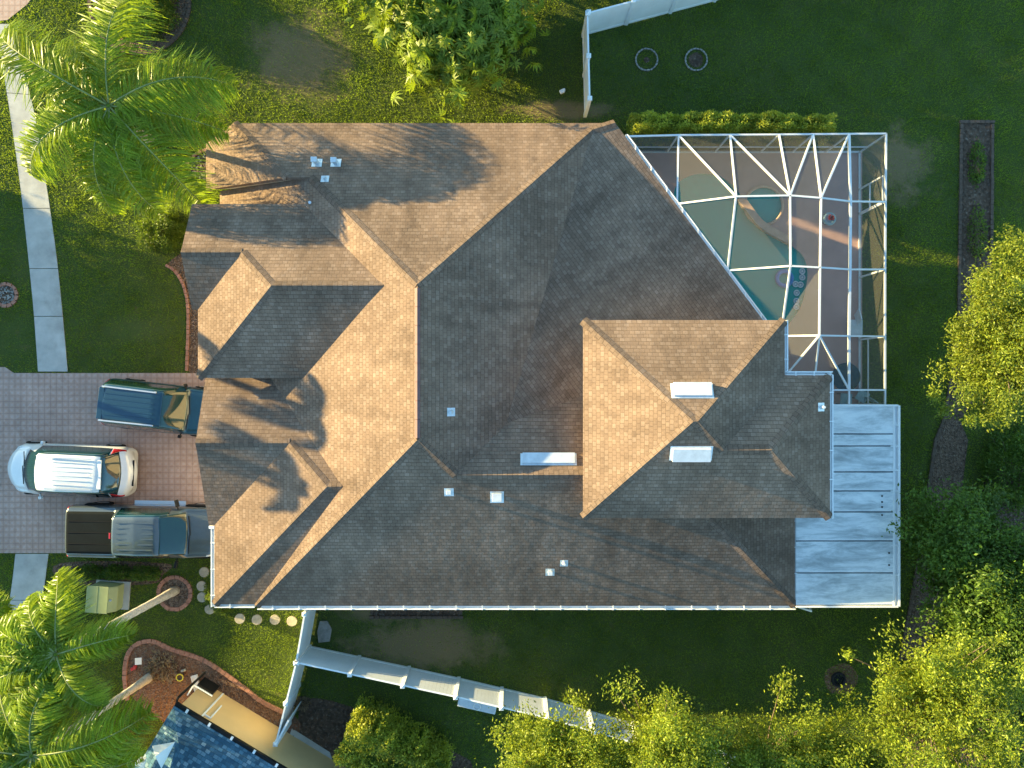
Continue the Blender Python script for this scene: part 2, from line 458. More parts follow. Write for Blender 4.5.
path_slabs('sidewalk', [(16, 553.5), (10, 600), (0, 640), (-20, 720)], [(49, 553.5), (42, 600), (30, 640), (10, 720)], 2.5)

deck_px = [(560, 150), (858, 152), (861.5, 152), (861.5, 408), (800, 408), (640, 420), (560, 300)]
deck = ccw(pl(deck_px))
tag(sheet('pool_deck', deck, .06, M['deck'], [pool_loop, spa_loop]), kind='structure')
mb = MB()
for i in range(len(deck)):
    a, b = deck[i], deck[(i + 1) % len(deck)]
    mb.add([(a[0], a[1], 0), (b[0], b[1], 0), (b[0], b[1], .06), (a[0], a[1], .06)], [(0, 1, 2, 3)])
tag(mb.build('pool_deck_edge', M['concrete']), kind='structure')
def basin(nm, loop, depth, zt=.06):
    b = MB(); n = len(loop)
    vs = [(p[0], p[1], zt) for p in loop] + [(p[0], p[1], -depth) for p in loop]
    b.add(vs, [(i, n + i, n + (i + 1) % n, (i + 1) % n) for i in range(n)] + [tuple(range(n, 2 * n))])
    return tag(b.build(nm, M['plaster']), kind='structure')
basin('pool_basin', pool_loop, 1.3); basin('spa_basin', spa_loop, .8)
tag(sheet('pool_water', pool_loop, -.06, M['water']), kind='structure')
tag(sheet('spa_water', spa_loop, -.02, M['water']), kind='structure')

# beds
def bed(px, mat, z=.012, nm='planting_bed', n=5):
    lp = ccw(smooth_loop(pl(px), n)); tag(sheet(nm, lp, z, mat), kind='structure'); return lp
def edging(path, name, label, mat, w=.20, d=.11, h=.09, closed=False, group=None):
    b = MB(); pts = [Vector((p[0], p[1])) for p in path]
    if closed: pts.append(pts[0])
    rnd = random.Random(len(path)); acc = 0; pos = [0]
    for i in range(len(pts) - 1): pos.append(pos[-1] + (pts[i + 1] - pts[i]).length)
    n = max(2, int(pos[-1] / w))
    for q in range(n):
        t = (q + .5) / n * pos[-1]; i = max(k for k in range(len(pos) - 1) if pos[k] <= t)
        s_ = (t - pos[i]) / max(1e-6, pos[i + 1] - pos[i]); p = pts[i].lerp(pts[i + 1], s_); dd = pts[i + 1] - pts[i]
        b.box((p.x, p.y, h / 2 - .02 + rnd.uniform(-.008, .012)), (w - .015, d + rnd.uniform(-.01, .01), h), math.atan2(dd.y, dd.x) + rnd.uniform(-.05, .05))
    return tag(b.build(name, mat), label, 'edging', group)
def circle(c, r, n=28): return [(c[0] + r * math.cos(2 * math.pi * i / n), c[1] + r * math.sin(2 * math.pi * i / n)) for i in range(n)]

def scatter_chips(loop, n, mat, name, seed, s0=.03, s1=.09, z=.03):
    rnd = random.Random(seed); xs = [p[0] for p in loop]; ys = [p[1] for p in loop]; b = MB(); c = 0; tries = 0
    while c < n and tries < n * 30:
        tries += 1
        x = rnd.uniform(min(xs), max(xs)); y = rnd.uniform(min(ys), max(ys))
        if not inside1(x, y, loop): continue
        s_ = rnd.uniform(s0, s1); b.box((x, y, z), (s_, s_ * rnd.uniform(.3, .7), s_ * .35), rnd.uniform(0, 3.14)); c += 1
    return tag(b.build(name, mat), kind='stuff')
def inside1(x, y, loop):
    r = False; n = len(loop)
    for i in range(n):
        x1, y1 = loop[i]; x2, y2 = loop[(i + 1) % n]
        if (y1 > y) != (y2 > y) and x < (x2 - x1) * (y - y1) / (y2 - y1) + x1: r = not r
    return r

M['chip'] = simple('pale_bark_chips', (.20, .14, .105), .95, var=.5, scale=20)
beds = []
front_bed = bed([(166, 266), (178, 272), (187, 292), (190, 320), (189, 371), (215, 371), (215, 262), (190, 250)], M['mulch'])
beds.append(front_bed)
edging(smooth_loop(pl([(166, 265), (176, 272), (184, 286), (188, 305), (188.5, 330), (187, 371)]), 6, False), 'garden_edging', 'terracotta edging curving along the mulch strip left of the house front', M['brick'])
scatter_chips(front_bed, 420, M['chip'], 'mulch_chips', 3)
entry_bed = bed([(192, 158), (204, 150), (215, 150), (215, 178), (194, 176)], M['mulch'])
beds.append(entry_bed)
edging(smooth_loop(pl([(186, 166), (192, 158), (200, 152), (207, 150)]), 6, False), 'garden_edging', 'short terracotta edging arc at the upper front corner of the brown roof', M['brick'])
scatter_chips(entry_bed, 90, M['rock'], 'bed_stones', 4, .04, .12)
c = P(175, 593); ring = circle(c, .66); beds.append(ring)
tag(sheet('tree_ring_soil', circle(c, .6), .012, M['mulch']), kind='structure')
edging(circle(c, .64), 'tree_ring_edging', 'round terracotta ring around the palm base below the grey pickup', M['brick'], d=.15, closed=True)
scatter_chips(circle(c, .55), 200, M['chip'], 'mulch_chips', 5)
c = P(6, 295); beds.append(circle(c, .5))
tag(sheet('tree_ring_soil', circle(c, .42), .012, M['mulch']), kind='structure')
edging(circle(c, .44), 'tree_ring_edging', 'round terracotta ring in the grass at the left picture edge', M['brick'], d=.13, closed=True)
scatter_chips(circle(c, .38), 110, M['rock'], 'ring_stones', 6, .03, .08)
c = P(140, 4); beds.append(circle(c, 2.05))
tag(sheet('shrub_bed_soil', circle(c, 1.95), .012, M['mulch']), kind='structure')
edging(circle(c, 1.98, 40), 'garden_edging', 'grey brick ring round the big clipped shrub at the top left', M['greybrick'], d=.14, closed=True)
palm_bed = bed([(127, 655), (135, 645), (153, 641), (172, 650), (200, 659), (222, 672), (250, 692), (272, 706), (290, 712), (300, 730), (270, 760), (180, 730), (135, 700), (127, 680)], M['reddirt'])
beds.append(palm_bed)
edging(smooth_loop(pl([(128, 700), (125, 676), (128, 655), (137, 644), (153, 641), (172, 649), (200, 658), (222, 671), (245, 688), (262, 701), (284, 712)]), 6, False), 'garden_edging', 'long terracotta edging curving around the bare dirt bed of the leaning palm', M['brick'], d=.16)
scatter_chips(palm_bed, 420, M['chip'], 'mulch_chips', 7, .02, .07)
strip = bed([(60, 563), (165, 563), (163, 575), (150, 584), (70, 584)], M['mulch']); beds.append(strip)
rb1 = ccw(pl([(960, 121), (993, 121), (992, 300), (975, 400), (960, 420), (944, 420), (958, 330)])); beds.append(rb1)
tag(sheet('planting_bed', rb1, .012, M['soil']), kind='structure')
edging(pl([(944, 420), (958, 330), (961, 122), (992, 122), (991, 250)]), 'garden_edging', 'dark brick edging round the narrow bed at the right of the back lawn', M['greybrick'])
rb2 = ccw(pl([(944, 420), (960, 420), (968, 440), (958, 520), (945, 600), (925, 660), (1100, 800), (1200, 760), (1150, 430), (1010, 470), (985, 520), (955, 610), (905, 660), (925, 500), (935, 440)][:6] + [(900, 660), (918, 560), (926, 500), (935, 440)])); beds.append(rb2)
tag(sheet('planting_bed', rb2, .012, M['mulch']), kind='structure')
edging(pl([(900, 660), (918, 560), (926, 500), (935, 440), (944, 418)]), 'garden_edging', 'dark brick edging beside the metal patio roof running under the right trees', M['greybrick'])
wild = ccw(pl([(985, 470), (1300, 430), (1300, 900), (860, 900), (905, 740), (955, 640), (975, 540)])); beds.append(wild)
tag(sheet('leaf_litter', wild, .008, M['soil']), kind='structure')
hb = ccw(pl([(300, 696), (330, 700), (400, 722), (470, 760), (500, 830), (290, 830)])); beds.append(hb)
tag(sheet('planting_bed', hb, .008, M['soil']), kind='structure')
sbed = ccw(pl([(372, 595), (461, 595), (461, 617), (372, 617)])); beds.append(sbed)
tag(sheet('planting_bed', sbed, .012, M['soil']), kind='structure')
edging(pl([(372, 604), (372, 617), (461, 617), (461, 604)]), 'garden_edging', 'grey brick edging of the short bed under the long lower gutter', M['greybrick'])
nside = ccw(pl([(278, 770), (292, 728), (330, 752), (345, 800), (278, 830)])); beds.append(nside)
tag(sheet('side_path', nside, .02, M['concrete']), kind='structure')
for (px, lb) in ((646.5, 'left one of the two stone rings sunk in the upper back lawn'), (696, 'right one of the two stone rings sunk in the upper back lawn')):
    c = P(px, 60)
    tag(sheet('lawn_ring_soil', circle(c, .30 if px > 660 else .12), .01, M['soil']), kind='structure')
    edging(circle(c, .43), 'lawn_ring_edging', lb, M['rock'], w=.13, d=.055, closed=True)
    beds.append(circle(c, .26 if px > 660 else .1))

# ------------------------------------------------------------------ house roof geometry
def plane(nx, ny, c, z0, s): return (s * nx, s * ny, 1.0, z0 + s * c)        # s*n.p + z = z0 + s*c
def vplane(nx, ny, c): return (nx, ny, 0.0, c)
def zplane(z): return (0, 0, 1, z)
def X(*pls):
    A = np.array([p[:3] for p in pls]); b = np.array([p[3] for p in pls]); return Vector(np.linalg.solve(A, b))
def on(pln, x, y): return Vector((x, y, pln[3] - pln[0] * x - pln[1] * y))
E = 2.7
T = plane(0, 1, 9.47, E, .5); RM = plane(1, 0, 3.2, E, .5); L = plane(-1, 0, 9.3, E, .5); BT = plane(0, -1, 8.05, E, .5)
U = plane(0, 1, 2.04, E, .5); D = plane(.8, .6, 8.68, E, .176); R2 = plane(1, 0, 10.27, E, .5); A = plane(-1, 0, 10.1, E, .5)
rt = X(T, RM, L); rb = X(BT, RM, L); sr = X(U, BT, RM); b3 = X(U, RM, D); tri = X(T, RM, D); ez = zplane(E)
crn = X(T, D, ez); hL = X(T, L, vplane(0, 1, 7.2)); hA = X(T, A, vplane(0, 1, 7.2)); cA = X(T, A, ez)
uv_d = X(U, D, vplane(1, 0, 3.0))
BTp = plane(0, 1, 6.3, 3.7, .5); BB = plane(0, -1, -.21, 3.7, .5); BL = plane(-1, 0, 10.99, 3.7, .5)
rw = X(BTp, BB, BL); re = X(BTp, BB, L); z37 = zplane(3.7)
gy = 4.45; hp = on(BTp, -9.14, gy); WS = (0, -.5, 1, hp.z - .5 * gy)
hp = X(BTp, BL, WS)
ge = on(BTp, -11.2, hp.y); gc = on(BTp, -11.2, 6.3); gs = X(WS, z37, vplane(1, 0, -11.2)); gv = X(WS, z37, BL)
g = .39
GL = plane(-1, 0, 10.8, E, g); GB = plane(0, -1, 8.0, E, g); GT = (0, g, 1, 3.9 - g * 2.05); GS = (0, -g, 1, 3.9 + g * 2.05)
grw = X(GL, GB, GT); gre = X(L, GB, GT); q = X(GL, GT, GS); fr = X(GT, GS, vplane(1, 0, -11.0))
fs = X(GS, ez, vplane(1, 0, -11.0)); fv = X(GS, ez, GL); gtn = X(GT, L, vplane(0, 1, .6)); gfn = X(GT, vplane(0, 1, .6), vplane(1, 0, -11.0))
main_faces = [
    ([rt, hL, hA, cA, crn, tri], T), ([rt, rb, X(BT, L, ez), on(L, -9.3, 7.2), hL], L),
    ([hA, on(A, -7.85, 7.2), on(A, -11.0, 7.2), on(A, -11.0, 8.75), cA][0:1] + [on(A, -11.35, 7.2), on(A, -11.35, 8.9), cA], A),
    ([on(L, -9.3, 6.15), on(L, -9.3, 7.2), on(L, -10.9, 7.2), on(L, -10.9, 6.15)], L),
    ([rt, tri, b3, sr, rb], RM),
    ([rb, sr, on(BT, 3.0, -3.0), on(BT, 3.0, -3.98), on(BT, 6.2, -3.98), X(BT, R2, ez), X(BT, L, ez)], BT),
    ([X(BT, R2, ez), on(BT, 6.2, -3.98), on(R2, 10.27, -3.98)], R2),
    ([sr, b3, uv_d, on(U, 3.0, -3.0)], U),
    ([b3, tri, crn, on(D, 9.38, 1.96), on(D, 3.0, 1.5), uv_d], D),
    ([re, rw, hp, ge, gc, X(BTp, L, z37)], BTp), ([rw, re, X(BB, L, z37), X(BB, BL, z37)], BB),
    ([rw, hp, gv, X(BB, BL, z37)], BL), ([hp, ge, gs, gv], WS),
    ([gre, grw, q, fr, gfn, gtn], GT), ([q, fr, fs, fv], GS), ([grw, q, fv, X(GL, GB, ez)], GL), ([grw, gre, X(L, GB, ez), X(GL, GB, ez)], GB)]
Z = 5.5
L3 = plane(-1, 0, -2.32, Z, .5); T3 = plane(0, 1, 2.09, Z, .5); B3 = plane(0, -1, 4.38, Z, .5); R3 = plane(1, 0, 8.92, Z, .5)
T4 = plane(0, 1, .26, Z, .5); R4 = plane(1, 0, 10.4, Z, .5)
aL = X(T3, B3, L3); aR = X(T3, B3, R3); a4 = X(T4, B3, R3); a5 = X(T4, B3, R4)
v = lambda x, y: Vector((x, y, Z))
up_faces = [([v(2.32, 2.09), v(2.32, -4.38), aL], L3), ([v(2.32, 2.09), aL, aR, v(8.92, 2.09)], T3), ([v(8.92, 2.09), aR, a4, v(8.92, .26)], R3),
            ([v(8.92, .26), a4, a5, v(10.4, .26)], T4), ([v(10.4, .26), a5, v(10.4, -4.38)], R4), ([v(2.32, -4.38), v(10.4, -4.38), a5, a4, aR, aL], B3)]

def roof_mesh(name, faces, mat, parent, thick=.16):
    """one slab: top faces with shingle coordinates, fascia round the outside, soffit under"""
    me = bpy.data.meshes.new(name); bm = bmesh.new(); uvl = bm.loops.layers.uv.new('UVMap'); cache = {}
    def vert(p):
        k = (round(p.x, 3), round(p.y, 3), round(p.z, 3))
        if k not in cache: cache[k] = bm.verts.new(p)
        return cache[k]
    for pts, pn in faces:
        pts2 = []
        for p in pts:
            if not pts2 or (p - pts2[-1]).length > 1e-3: pts2.append(p)
        f = bm.faces.new([vert(p) for p in pts2]); f.normal_update()
        if f.normal.z < 0: f.normal_flip()
        n = Vector((pn[0], pn[1], 0)).normalized(); s_ = math.hypot(pn[0], pn[1])
        e = Vector((-n.y, n.x, 0)); sc = math.sqrt(1 + s_ * s_)
        for lp in f.loops:
            c_ = lp.vert.co; lp[uvl].uv = (c_.dot(e) + 50, -c_.dot(n) * sc + 50)
    bm.to_mesh(me); bm.free(); me.materials.append(mat); me.materials.append(M['white'])
    o = link(bpy.data.objects.new(name, me), parent)
    m = o.modifiers.new('thickness', 'SOLIDIFY'); m.thickness = thick; m.offset = -1; m.material_offset_rim = 0; m.material_offset = 1
    return o

house = thing('house', 'large house with brown shingled hip roofs filling the middle of the picture', 'house', (0, 0, 0))
roof = roof_mesh('roof', main_faces, M['shingle'], house)
uroof = roof_mesh('upper_roof', up_faces, M['shingle'], house)

def cap(a, b, pa, pb, parent, w_=.17, h=.016, name='ridge_cap'):
    """folded shingle strip following both slopes of a hip or ridge"""
    a = Vector(a); b = Vector(b); d = (b - a); ln = d.length; d.normalize()
    sides = []
    for pn in (pa, pb):
        n = Vector(pn[:3]).normalized(); s_ = n.cross(d).normalized()
        other = pb if pn is pa else pa
        t = (a + d * ln * .5) + s_ * .3
        # choose side where this plane is the lower (real) one
        zo = other[3] - other[0] * t.x - other[1] * t.y
        if zo < t.z - 1e-5: s_ = -s_
        sides.append((s_, n))
    me = bpy.data.meshes.new(name); bm = bmesh.new(); uvl = bm.loops.layers.uv.new('UVMap')
    k = 1; up = (sides[0][1] + sides[1][1]).normalized()
    for i in range(k):
        t0 = ln * i / k; t1 = ln * (i + 1) / k
        row = []
        for t, hh in ((t0, h), (t1, h)):
            p = a + d * t
            row.append([p + sides[0][0] * w_ + sides[0][1] * hh * .6, p + up * (hh + .012), p + sides[1][0] * w_ + sides[1][1] * hh * .6])
        vs = [[bm.verts.new(x) for x in r_] for r_ in row]
        for j in (0, 1):
            f = bm.faces.new((vs[0][j], vs[0][j + 1], vs[1][j + 1], vs[1][j]))
            f.normal_update()
            if f.normal.z < 0: f.normal_flip()
            for lp in f.loops:
                lp[uvl].uv = ((lp.vert.co - a).dot(sides[j][0]) * .8 + 9.1, (lp.vert.co - a).dot(d) * .8)
        p = vs[0]
        q_ = [bm.verts.new(a + d * t0 + sides[0][0] * w_), bm.verts.new(a + d * t0 + sides[1][0] * w_)]
        bm.faces.new((p[0], q_[0], q_[1], p[2], p[1]))
    bm.to_mesh(me); bm.free(); me.materials.append(M['cap'])
    return link(bpy.data.objects.new(name, me), parent)

for a, b, pa, pb in [(cA, hA, T, A), (hL, rt, T, L), (crn, tri, T, D), (tri, rt, T, RM), (X(BT, L, ez), rb, BT, L), (sr, rb, RM, BT), (on(U, 2.9, -3.0), sr, U, BT),
                     (X(BT, R2, ez), on(BT, 6.2, -3.98), BT, R2), (X(BTp, BTp, BTp) if False else rw, re, BTp, BB), (X(BB, BL, z37), rw, BB, BL), (hp, rw, BL, BTp), (ge, hp, BTp, WS),
                     (X(GL, GB, ez), grw, GL, GB), (q, grw, GL, GT), (fr, q, GT, GS), (gre, grw, GT, GB)]:
    cap(a, b, pa, pb, roof)
for a, b, pa, pb in [(v(2.32, 2.09), aL, L3, T3), (v(2.32, -4.38), aL, L3, B3), (aL, aR, T3, B3), (v(8.92, 2.09), aR, T3, R3), (a4, aR, R3, B3), (a5, a4, T4, B3), (v(10.4, .26), a5, T4, R4), (v(10.4, -4.38), a5, B3, R4)]:
    cap(a, b, pa, pb, uroof)
# ridge vent along the top ridge
mb = MB()
for sx in (-1, 1):
    a = rt + Vector((0, -.12, 0)); b = rb + Vector((0, .05, 0))
    n = 8
    for i in range(n):
        y0 = a.y + (b.y - a.y) * i / n; y1 = a.y + (b.y - a.y) * (i + 1) / n - .0
        mb.add([(a.x, y0 - .006, a.z + .075), (a.x, y1 + .006, a.z + .075), (a.x + sx * .085, y1 + .006, a.z + .03), (a.x + sx * .085, y0 - .006, a.z + .03),
                (a.x + sx * .085, y0, a.z - .05), (a.x + sx * .085, y1, a.z - .05)], [(0, 1, 2, 3), (3, 2, 5, 4)])
mb.build('ridge_vent', M['pinkmetal'], roof)

# walls
wall_main = [(-8.8, 6.7), (-8.8, 8.95), (3.4, 8.95), (8.6, 2.0), (8.6, .9), (9.9, .9), (9.9, -7.6), (-10.3, -7.6), (-10.3, -4.9), (-10.6, -4.9), (-10.6, .3), (-10.6, 5.9), (-8.8, 5.9)]
mb = MB()
def wallring(mb, pts, z0, z1):
    pts = ccw(pts); n = len(pts)
    for i in range(n):
        a, b = pts[i], pts[(i + 1) % n]
        mb.add([(a[0], a[1], z0), (b[0], b[1], z0), (b[0], b[1], z1), (a[0], a[1], z1)], [(0, 1, 2, 3)])
wallring(mb, wall_main, 0, 2.62)
wallring(mb, [(-10.6, .65), (-10.6, 5.9), (-7.5, 5.9), (-7.5, .65)], 2.62, 3.62)
mb.build('wall', M['stucco'], house)
mb = MB()
wallring(mb, [(2.8, 1.65), (8.45, 1.65), (8.45, -.2), (9.9, -.2), (9.9, -3.93), (2.8, -3.93)], 2.66, 5.42)
mb.build('upper_wall', M['stucco'], house)
mb = MB()      # gable ends and the short cheek wall in the entry recess
mb.add([(-11.0 + .12, .6, 2.3), (-11.0 + .12, fs.y + .2, 2.55), (-11.0 + .12, fr.y, fr.z - .2)], [(0, 1, 2)])
mb.add([(-11.05, gs.y + .2, 3.45), (-11.05, 6.1, 3.45), (-11.05, ge.y, ge.z - .2)], [(0, 1, 2)])
mb.add([(-11.0, 7.21, 2.1), (-7.05, 7.21, 2.6), (-7.05, 7.21, hL.z - .17), (hA.x, 7.21, hA.z - .17), (-11.0, 7.21, 2.1)][:4], [(0, 1, 2, 3)])
mb.build('gable_wall', M['stucco'], house)
# garage doors and openings on the street side
for y0, y1 in ((-.35, -2.6), (-2.9, -4.7)):
    mb = MB(); mb.box((-10.64, (y0 + y1) / 2, 1.1), (.06, abs(y1 - y0), 2.2)); gd = mb.build('garage_door', M['white'], house)
    mb = MB()
    for k in range(3): mb.box((-10.675, (y0 + y1) / 2, .55 + .55 * k), (.01, abs(y1 - y0), .02))
    mb.build('door_seam', M['blackplastic'], gd)
mb = MB(); mb.box((-8.84, 6.3, 1.05), (.06, 1.0, 2.1)); mb.build('front_door', M['signbrown'], house)
for c, d in (((-10.64, 3.0, 1.5), (.06, 1.8, 1.3)), ((-10.34, -6.3, 1.5), (.06, 1.2, 1.3)), ((-4, -7.64, 1.5), (1.5, .06, 1.2)), ((2, -7.64, 1.5), (1.5, .06, 1.2)), ((7, -7.64, 1.5), (1.2, .06, 1.2)), ((-4, 8.99, 1.5), (1.5, .06, 1.2)), ((1, 8.99, 1.5), (1.5, .06, 1.2))):
    mb = MB(); mb.box(c, (d[0] + (.1 if d[0] > .1 else 0), d[1] + (.1 if d[1] > .1 else 0), d[2] + .1)); wf = mb.build('window', M['white'], house)
    mb = MB(); mb.box(c, (d[0] + (.02 if d[0] < .1 else -.05), d[1] + (.02 if d[1] < .1 else -.05), d[2] - .05)); mb.build('pane', M['glass'], wf)

# gutters : open troughs with hangers
def gutter(a, b, out, parent, spacing=.95, w_=.12):
    a = Vector(a); b = Vector(b); o = Vector((out[0], out[1], 0)); d = (b - a).normalized(); mb = MB()
    z0 = -.13
    prof = [(0.0, 0.0), (0.0, z0), (w_, z0), (w_ + .02, .0), (w_ - .01, .0), (w_ - .02, z0 + .02), (.015, z0 + .02), (.015, 0)]
    va = [a + o * (p[0] + .005) + Vector((0, 0, p[1] - .01)) for p in prof]; vb = [b + o * (p[0] + .005) + Vector((0, 0, p[1] - .01)) for p in prof]
    n = len(prof)
    mb.add(va + vb, [(i, (i + 1) % n, n + (i + 1) % n, n + i) for i in range(n)] + [tuple(range(n))[::-1], tuple(range(n, 2 * n))])
    k = int((b - a).length / spacing)
    for i in range(k):
        p = a + d * ((i + .6) * spacing); mb.box(p + o * (w_ / 2) + Vector((0, 0, -.0)), (.03, w_ + .06, .02) if abs(o.y) > .5 else ((w_ + .06, .03, .02) if abs(o.x) > .9 else (.05, .05, .03)))
    return mb.build('gutter', M['white'], parent)
gutter((-9.25, -8.05, E), (10.3, -8.05, E), (0, -1), house)
gutter((-10.8, -8.0, E), (-9.35, -8.0, E), (0, -1), house, w_=.1)
gutter((-10.8, -5.2, E), (-10.8, -8.1, E), (-1, 0), house, w_=.11)
gutter((10.4, .3, Z), (10.4, -4.4, Z), (1, 0), house, w_=.09)
gutter((8.92, .3, Z), (10.5, .3, Z), (0, 1), house, spacing=.6, w_=.09)
gutter((8.92, 2.09, Z), (8.92, .35, Z), (1, 0), house, spacing=.8, w_=.09)
gutter((10.27, -4.4, E), (10.27, -8.1, E), (1, 0), house, w_=.04)
gutter(crn + Vector((.35, -.47, 0)), on(D, 9.3, 2.06), (.8, .6), house, w_=.1)
mb = MB(); mb.bar((-11.0, -5.2, 2.65), (-10.8, -5.2, 2.65), .1, .12); mb.build('fascia', M['white'], house)

# vents and pipes on the roof
def plane_frame(pn):
    n = Vector(pn[:3]).normalized(); dn = Vector((pn[0], pn[1], 0)).normalized(); e = Vector((-dn.y, dn.x, 0)); s_ = n.cross(e); return n, e, s_
def hit(pn, px, py):
    """the spot of the slope seen at a place of the picture"""
    o = Vector((0, 0, H)); d = P(px, py, 0) - o; n = Vector(pn[:3]); t = (pn[3] - n.dot(o)) / n.dot(d); return o + d * t
def ridge_hood(px0, px1, py, pn, depth=.42):
    a = hit(pn, px0, py); b = hit(pn, px1, py); n, e, s_ = plane_frame(pn)
    if (b - a).dot(e) < 0: a, b = b, a
    dn = s_ if s_.z < 0 else -s_       # down the slope
    vs = []
    for p in (a, b):
        vs += [p - dn * depth * .5 + n * .015, p - dn * depth * .45 + n * .10, p + dn * depth * .5 + n * .2, p + dn * depth * .55 + n * .02]
    mb = MB(); mb.add(vs, [(0, 1, 2, 3), (7, 6, 5, 4), (0, 4, 5, 1), (1, 5, 6, 2), (2, 6, 7, 3), (3, 7, 4, 0)])
    c = (a + b) / 2; l = (b - a).length / 2 + .07; vs2 = []
    for i, j in ((-1, -1), (1, -1), (1, 1), (-1, 1)): vs2.append(c + e * (i * l) + dn * (j * depth * .62) + n * .012)
    mb.add(vs2 + [p + n * .012 for p in vs2], [(4, 5, 6, 7), (0, 1, 5, 4), (1, 2, 6, 5), (2, 3, 7, 6), (3, 0, 4, 7)])
    return mb
ridge_hood(673, 711, 391, T3).build('roof_vent', M['vent'], uroof)
ridge_hood(672, 710, 453, B3).build('roof_vent', M['vent'], uroof)
ridge_hood(522.5, 574.5, 459.5, U, .34).build('roof_vent', M['vent'], roof)
for px, py, pn, r_, h_, par, box in [(317, 163, T, .09, .42, roof, 1), (336, 163, T, .09, .36, roof, 1), (325, 179, T, .05, .28, roof, 0), (311, 203.5, BTp, .06, .2, roof, 0), (451, 412, RM, .05, .3, roof, 0),
                                    (449, 492, BT, .07, .12, roof, 1), (497, 497, BT, .14, .13, roof, 1), (550, 572, BT, .07, .2, roof, 1), (564, 563, BT, .05, .25, roof, 0), (316, 381, BB, .06, .22, roof, 0), (821, 407, R4, .05, .3, uroof, 0)]:
    p = hit(pn, px, py); mb = MB(); n, e, s_ = plane_frame(pn)
    vs = [p + e * (i * (r_ + .09)) + s_ * (j * (r_ + .09)) + n * .012 for i, j in ((-1, -1), (1, -1), (1, 1), (-1, 1))]
    mb.add(vs, [(0, 1, 2, 3)])
    if box:
        mb.box(p + Vector((0, 0, h_ / 2)), (r_ * 1.5, r_ * 1.5, h_)); mb.box(p + Vector((0, 0, h_ + .03)), (r_ * 2.3, r_ * 2.0, .06))
        mb.build('vent_box', M['vent'], par, bevel=.008)
    else:
        mb.cyl(p - Vector((0, 0, .02)), r_, h_, 12, r_ * .9); mb.cyl(p, r_ * 1.7, .06, 12, r_)
        mb.build('vent_pipe', M['vent'], par)
# ------------------------------------------------------------------ patio cover
pc = thing('patio_cover', 'weathered white metal patio roof at the right end of the house', 'patio roof')
k27 = 2.72
px2 = lambda x, y: P(x, y, k27)
mb = MB(); seams = [406, 434, 446, 472, 491, 512, 541, 573, 605.5]
x0 = px2(831, 0).x; x0b = px2(796, 0).x; x1 = px2(893, 0).x
for i in range(len(seams) - 1):
    ya = px2(0, seams[i]).y - .02; yb = px2(0, seams[i + 1]).y + .02; xl = x0 if seams[i + 1] <= 513 else x0b
    mb = MB(); prism(mb, [(xl, yb), (x1, yb), (x1, ya), (xl, ya)], k27 - .05, k27); mb.build('roof_panel', M['patio'], pc)
    mb = MB(); mb.box(((xl + x1) / 2, yb - .02, k27 - .03), (x1 - xl, .038, .03)); mb.build('seam', M['glass'], pc)
    mb = MB(); mb.box(((xl + x1) / 2 + .05, yb + .05, k27 + .008), (x1 - xl - .1, .03, .016)); mb.build('panel_rib', M['white'], pc)
mb = MB(); x2 = px2(899, 0).x; ya = px2(0, 405.5).y; yb = px2(0, 606.5).y
mb.bar((x2, ya, k27 - .05), (x2, yb, k27 - .05), .07, .16); mb.bar((x1 + .03, ya, k27 - .02), (x1 + .03, yb, k27 - .02), .05, .08)
mb.bar((x0, ya, k27 - .02), (x2 - .04, ya, k27 - .02), .07, .12); mb.bar((x0b, yb, k27 - .02), (x2 - .04, yb, k27 - .02), .06, .12)
mb.bar(((x1 + x2) / 2, ya - .04, k27 - .09), ((x1 + x2) / 2, yb + .04, k27 - .09), x2 - x1 - .1, .03)
for yy in (425, 446, 470, 491, 519, 545, 575): 
    y_ = px2(0, yy).y; mb.bar((x1 - .1, y_, k27 + .035), (x2, y_, k27 + .035), .035, .02)
mb.build('gutter_frame', M['white'], pc)
for yy in (408, 472, 540, 604):
    mb = MB(); mb.bar((x2 - .1, px2(0, yy).y, 0), (x2 - .1, px2(0, yy).y, k27 - .13), .09, .09); mb.build('post', M['white'], pc)
mb = MB(); a = P(799, 607, 2.6); b = P(811, 611, 2.3); mb.tube([a, b, b + Vector((.02, .3, -.5)), b + Vector((.02, .3, -2.2))], [.045] * 4, 8); mb.build('downspout', M['white'], pc)
for (x_, y_) in ((882, 507), (882, 515), (882, 496), (882, 502), (889, 553), (889, 565)):
    mb = MB(); mb.cyl(P(x_, y_, k27), .035, .012, 8); mb.build('roof_fastener', M['blackplastic'], pc)

